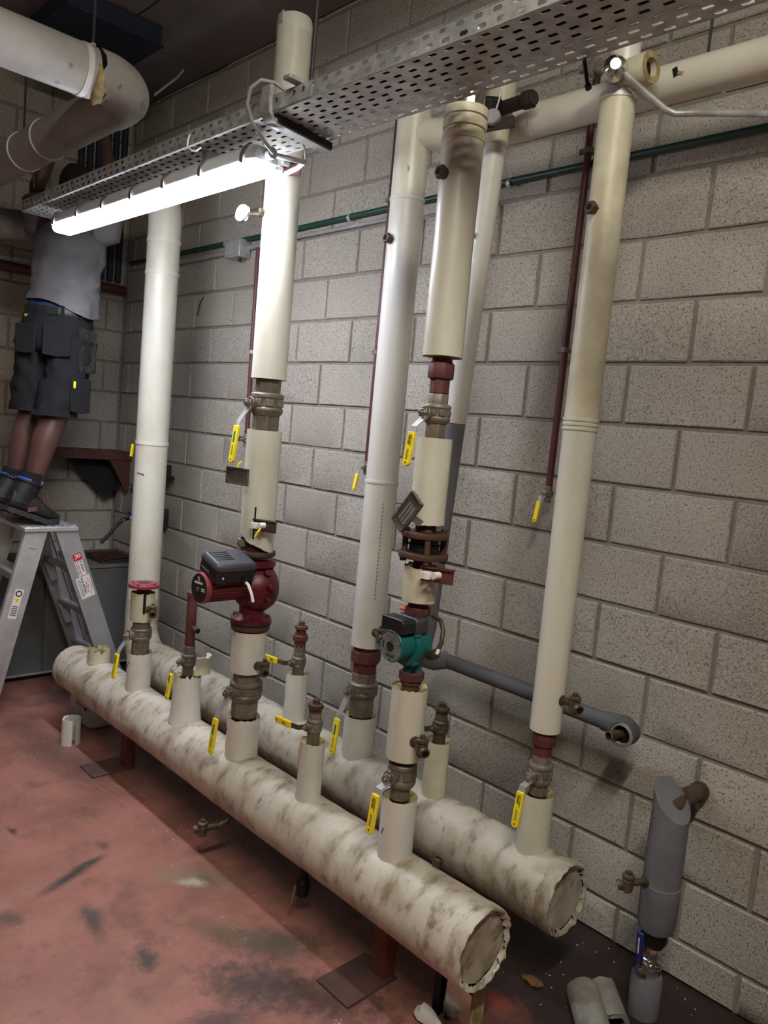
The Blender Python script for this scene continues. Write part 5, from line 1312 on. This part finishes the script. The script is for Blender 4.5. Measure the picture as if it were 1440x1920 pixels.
for hp, kn, an in ((hipR, kneR, ankR), (hipL, kneL, ankL)):
    fwd = V(-.15, .99, 0)
    chain(0, [(hp, .088), (mid(hp, kn, .5), .082), (kn, .066), (mid(kn, an, .28) - fwd * .014, .072), (mid(kn, an, .62) - fwd * .006, .056), (an, .044), (an - UP * .06 + V(0, .03, 0), .036), (an - UP * .09 + V(0, .10, -.02), .03)])
hands = []
for sh_, el, wr, sg in ((shR, elR, wrR, 1), (shL, elL, wrL, -1)):
    up = (wr - el).normalized(); palm = wr + up * .05
    k = chain(2, [(sh_, .062), (mid(sh_, el, .5), .050), (el, .040), (mid(el, wr, .35), .041), (wr, .027), (palm, (.036, .018))])
    hands.append((k, palm, up, sg))
for k, palm, up, sg in hands:
    side = RT * sg
    for i, (o_, L_) in enumerate(((-.026, .070), (-.009, .080), (.009, .076), (.026, .060))):
        b = palm + side * o_ + up * .030
        chain(k, [(b, .0092), (b + up * L_ * .45 + F * .008, .0085), (b + up * L_ * .75 + F * .026, .0080), (b + up * L_ * .85 + F * .048, .007)])
    th = palm - side * .030 - up * .010
    chain(k, [(th, .0100), (th - side * .022 + up * .022 + F * .012, .0095), (th - side * .026 + up * .045 + F * .026, .0085)])
body = skin_mesh('body', nodes, edges, 'skin', man)
# head: face away from the camera, hair, ears, nose, eyes, mouth
hc = head + UP * .055
hr = []
for i in range(9):
    z = -.02 + .125 * i / 8; k = math.sqrt(max(0, 1 - (max(0, z) / .112) ** 2)) if i < 8 else .12
    hr.append([hc + RT * (.082 * k * math.cos(2 * PI * j / 24)) + F * (.095 * k * math.sin(2 * PI * j / 24) - .008 * (1 - .2 * i)) * 1.0 + UP * (z + (.035 if math.sin(2 * PI * j / 24) > .35 and i == 0 else 0)) for j in range(24)])
MB().rings(hr, cap0=False).build('hair', 'hair', man)
for sg in (-1, 1):
    MB().lathe([(.006, -.006), (.017, -.003), (.020, .003), (.010, .006)], hc + RT * (sg * .082) - UP * .012, RT * sg, 14).build('ear', 'skin', man)
    MB().lathe([(.002, -.006), (.010, -.003), (.011, .0), (.006, .005)], hc + F * .082 + RT * (sg * .030) - UP * .002, F, 12).build('eye', 'eye_white', man)
MB().rings([[hc + F * (.080 + d_) + RT * x * wv_ + UP * z for x in (-1, 0, 1)] for z, d_, wv_ in ((.0, .006, .007), (-.02, .016, .010), (-.036, .026, .014), (-.044, .008, .012))]).build('nose', 'skin', man)
MB().bar(hc + F * .084 - RT * .022 - UP * .064, hc + F * .084 + RT * .022 - UP * .064, UP, .012, .010).build('mouth', 'lip', man, bev=.003)

def loft(name, secs, m, parent, seg=40, wr=.006, ws=6, hem=None, cap0=False, cap1=False, seed=0, sq=2.0):
    """secs: (centre, half width along RT, half depth along F); wrinkled superellipse cloth"""
    rs = []; n = len(secs)
    for i, (c, a, b) in enumerate(secs):
        ring = []
        for j in range(seg):
            t = 2 * PI * j / seg; ct, st = math.cos(t), math.sin(t)
            e = 2.0 / sq
            x = a * math.copysign(abs(ct) ** e, ct); y = b * math.copysign(abs(st) ** e, st)
            k = 1 + wr / max(a, .02) * (nz((ct * 2.2 + c.z * 1.5, st * 2.2, c.z * ws + seed)) + .8 * nz((ct * 3 + st * 2, c.z * ws * 2.3 + t, seed + 4)))
            p = c + RT * (x * k) + F * (y * k)
            if hem and i == 0: p = p + UP * hem(t)
            ring.append(p)
        rs.append(ring)
    return MB().rings(rs, cap0=cap0, cap1=cap1), rs

def at(z, dr=0.0, df=0.0):
    k = (z - 1.99) / (2.585 - 1.99); c = PEL + (neck - PEL) * k; return V(c.x, c.y, z) + RT * dr + F * df
# shirt: hem higher on the left, sagging at the right
hem = lambda t: .045 * (-math.cos(t)) + .012 * math.sin(3 * t)
secs = []
for i in range(19):
    z = 2.115 + (2.555 - 2.115) * i / 18; k = i / 18
    a = .182 - .012 * math.sin(k * PI) + .012 * k if k < .8 else .185 - (k - .8) * .42
    b = .128 - .010 * math.sin(k * PI) + .004 * k if k < .8 else .120 - (k - .8) * .25
    secs.append((at(z, .012 * (1 - k), -.008), a, b))
secs.append((neck + UP * .0, .075, .070)); secs.append((neck + UP * .012, .064, .062))
m1, _ = loft('t_shirt', secs, 'shirt', man, wr=.024, ws=13, hem=hem, seed=2)
for sh_, el in ((shR, elR), (shL, elL)):
    e2 = mid(sh_, el, .62)
    m1.tube([mid(chest, sh_, .72) + UP * .03, sh_ + UP * .004, mid(sh_, e2, .5), e2], [.088, .086, .076, .078], 20, cap=False)
m1.build('t_shirt', 'shirt', man, ang=70)
m1, _ = loft('u', [(at(2.055), .158, .118), (at(2.10), .160, .120), (at(2.165), .160, .116)], '', None, wr=.003)
m1.build('underwear_band', 'underwear', man, ang=60)
m1, _ = loft('b', [(at(2.060, .004), .166, .128), (at(2.066, .004), .170, .131), (at(2.098, .004), .170, .130), (at(2.104, .004), .166, .127)], '', None, wr=.002)
m1.build('belt', 'belt', man, ang=50)
for tt in (-2.5, -1.95, -1.15, -.6):
    c = at(2.08, .004) + RT * (.173 * math.cos(tt)) + F * (.134 * math.sin(tt)); tg = (RT * (-.173 * math.sin(tt)) + F * (.134 * math.cos(tt))).normalized()
    MB().bar(c - UP * .03, c + UP * .03, tg, .016, .006).build('belt_loop', 'shorts', man)
c = at(2.08, .004) + RT * (.173 * math.cos(-1.45)) + F * (.135 * math.sin(-1.45))
MB().bar(c - UP * .018, c + UP * .018, RT, .060, .004).build('leather_patch', 'holster', man)
# shorts: seat and two legs in one mesh
m1, _ = loft('s', [(at(1.875, 0, .004), .150, .116), (at(1.90), .176, .138), (at(1.96), .184, .146), (at(2.02), .180, .140), (at(2.075), .170, .128), (at(2.085), .164, .122)], '', None, wr=.012, ws=12, seed=5, cap0=True)
def leg(hp, kn, sgn, seed):
    secs = []; n = 12
    top = hp + UP * .03; bot = kn + UP * .012
    for i in range(n + 1):
        k = i / n; c = top + (bot - top) * k
        a = .108 - .006 * k; b = .118 - .014 * k
        if i == n: a += .004; b += .004
        secs.append((c, a, b))
    secs.append((bot + UP * .012, .088, .090))
    q, _ = loft('l', secs, '', None, wr=.018, ws=18, seed=seed)
    return q
for hp, kn, sgn, sd_ in ((hipR, kneR, 1, 8), (hipL, kneL, -1, 14)):
    q = leg(hp, kn, sgn, sd_); m1.add(q.v, q.f)
m1.build('shorts', 'shorts', man, ang=70)
def patch(name, c, wd, h, nrm, m, th=.010, lean=0.0, bev=.004, taper=1.0):
    n = V(*nrm).normalized(); s = UP.cross(n).normalized(); u_ = (UP + s * lean).normalized()
    poly = [(-wd / 2 * taper, -h / 2), (0, -h / 2 - .008), (wd / 2 * taper, -h / 2), (wd / 2, h / 2), (-wd / 2, h / 2)]
    return MB().prism(poly, c - n * th / 2, s, u_, n, th).build(name, m, man, bev=bev)
bk = -F
patch('back_pocket', at(1.935) + RT * .078 - F * .146, .135, .150, bk + RT * .25, 'shorts_pocket', .008)
patch('back_pocket', at(1.935) - RT * .085 - F * .141, .120, .140, bk - RT * .25, 'shorts_pocket', .008)
patch('holster_pocket', at(1.90) + RT * .190 - F * .035, .105, .215, RT - F * .55, 'holster', .016, lean=-.03)
patch('cargo_pocket', mid(hipR, kneR, .66) + RT * .112 - F * .03, .12, .17, RT - F * .5, 'shorts_pocket', .014)
patch('yellow_tab', mid(hipR, kneR, .52) + RT * .095 - F * .090, .012, .030, RT - F * 1.2, 'yellow', .004, bev=.001)
patch('yellow_tab', at(2.055) - RT * .125 - F * .092, .022, .007, bk - RT * .6, 'yellow', .004, bev=.001)
# boots: heels raised, toes on the platform
def boot(toe, dirv, pitch, nm):
    d0 = V(dirv[0], dirv[1], 0).normalized(); s0 = V(d0.y, -d0.x, 0)
    d_ = (d0 * math.cos(pitch) - UP * math.sin(pitch)); n_ = (UP * math.cos(pitch) + d0 * math.sin(pitch))
    L_ = .295; org = toe - d_ * L_          # heel bottom
    ball = .72 * L_
    def P(s, w_, h):
        # toe part stays flat on the platform, the rest is pitched up
        p = org + d_ * s + s0 * w_ + n_ * h
        if s > ball:
            q = org + d_ * ball + d0 * (s - ball) + s0 * w_ + (UP * math.cos(pitch * .25) + d0 * math.sin(pitch * .25)) * h
            p = q
        return p
    zmin = P(ball, 0, 0).z
    shift = V(0, 0, LT + .0035 - zmin)
    hw = [(0, .030), (.02, .042), (.07, .047), (.13, .047), (.18, .052), (.22, .055), (.255, .050), (.28, .037), (.295, .018)]
    def width(s):
        for (a, b), (c, e) in zip(hw, hw[1:]):
            if s <= c: return b + (e - b) * (s - a) / (c - a)
        return hw[-1][1]
    def height(s): return .120 if s < .11 else .120 - (s - .11) * .35 if s < .17 else .099 - (s - .17) * .34 if s < .24 else .075 - (s - .24) * .55
    bt = bpy.data.objects.new(nm, None); COL.objects.link(bt); bt.parent = man
    base = toe + shift; bt.location = base - man.location; bt['label'] = 'scuffed dark grey work boot'
    rs = []
    for i in range(19):
        s = .003 + (L_ - .008) * i / 18; w_ = width(s) * .96; h = height(s); ring = []
        for j in range(20):
            t = 2 * PI * j / 20; c, e = math.cos(t), math.sin(t)
            ring.append(P(s, w_ * math.copysign(abs(c) ** .75, c), .022 + (h - .022) * (.5 + .5 * math.copysign(abs(e) ** .7, e))) + shift)
        rs.append(ring)
    up_ = MB().rings(rs)
    sh_ = []
    for i in range(8):
        k = i / 7; h = .06 + .108 * k; sc = .060 + (.072 - .060) * (1 - k)
        cen = P(.058 + .010 * k, 0, h) + shift
        sh_.append([cen + d_ * ((.066 - .004 * k) * math.cos(2 * PI * j / 20)) + s0 * ((.050 + .006 * k) * math.sin(2 * PI * j / 20)) for j in range(20)])
    up_.rings(sh_, cap1=False).build('upper', 'boot', bt, ang=60)
    sl = MB(); rs = []
    for i in range(15):
        s = L_ * i / 14; w_ = width(s) + .004
        tread = .0 if i % 2 else .006
        rs.append([P(s, -w_, tread) + shift, P(s, w_, tread) + shift, P(s, w_ * 1.0, .028) + shift, P(s, -w_ * 1.0, .028) + shift])
    sl.rings(rs).build('sole', 'sole', bt, ang=25)
    MB().tube([p + n_ * .004 for p in sh_[-1]] + [sh_[-1][0] + n_ * .004], .008, 8).build('padded_collar', 'boot', bt)
    MB().strip([sh_[-1][i] + n_ * .012 for i in range(6, 15)], n_, .014, .004).build('blue_trim', 'blue_trim', bt)
    MB().strip([P(.125, 0, .10) + shift, P(.112, 0, .165) + shift, P(.120, 0, .205) + shift], s0, .042, .008).build('tongue', 'blue_grip', bt, bev=.002)
    MB().strip([P(.126, .0, .178) + shift, P(.129, 0, .200) + shift], s0, .022, .003).build('tongue_label', 'white_label', bt)
    MB().strip([P(.09, .046, .04) + shift, P(.13, .044, .058) + shift, P(.165, .040, .085) + shift], n_, .022, .003).build('side_stripe', 'boot_trim', bt)
    lc = MB()
    for k in range(4):
        s = .118 + k * .022; h = height(s) + .012 - k * .002
        lc.tube([P(s, -.024, h - .008) + shift, P(s + .004, 0, h + .004) + shift, P(s, .024, h - .008) + shift], .0028, 6)
    lc.tube([P(.120, .006, .120) + shift, P(.145, .022, .125) + shift, P(.155, .028, .105) + shift, P(.135, .022, .098) + shift], .0025, 6)
    lc.build('laces', 'black', bt)
    c0, c1 = sh_[-2], None
    cen = P(.066, 0, .150) + shift
    return cen
for toe, dv, an, kn, nm in ((V(-2.715, -.772, LT), (-.12, .99), ankR, kneR, 'boot'), (V(-2.925, -.790, LT), (-.22, .97), ankL, kneL, 'boot')):
    cen = boot(toe, dv, math.radians(20), nm)
    d = (kn - an).normalized()
    MB().tube([cen - UP * .02, cen + d * .03, cen + d * .075], [.056, .054, .052], 18, cap=False).build('sock', 'sock', man)
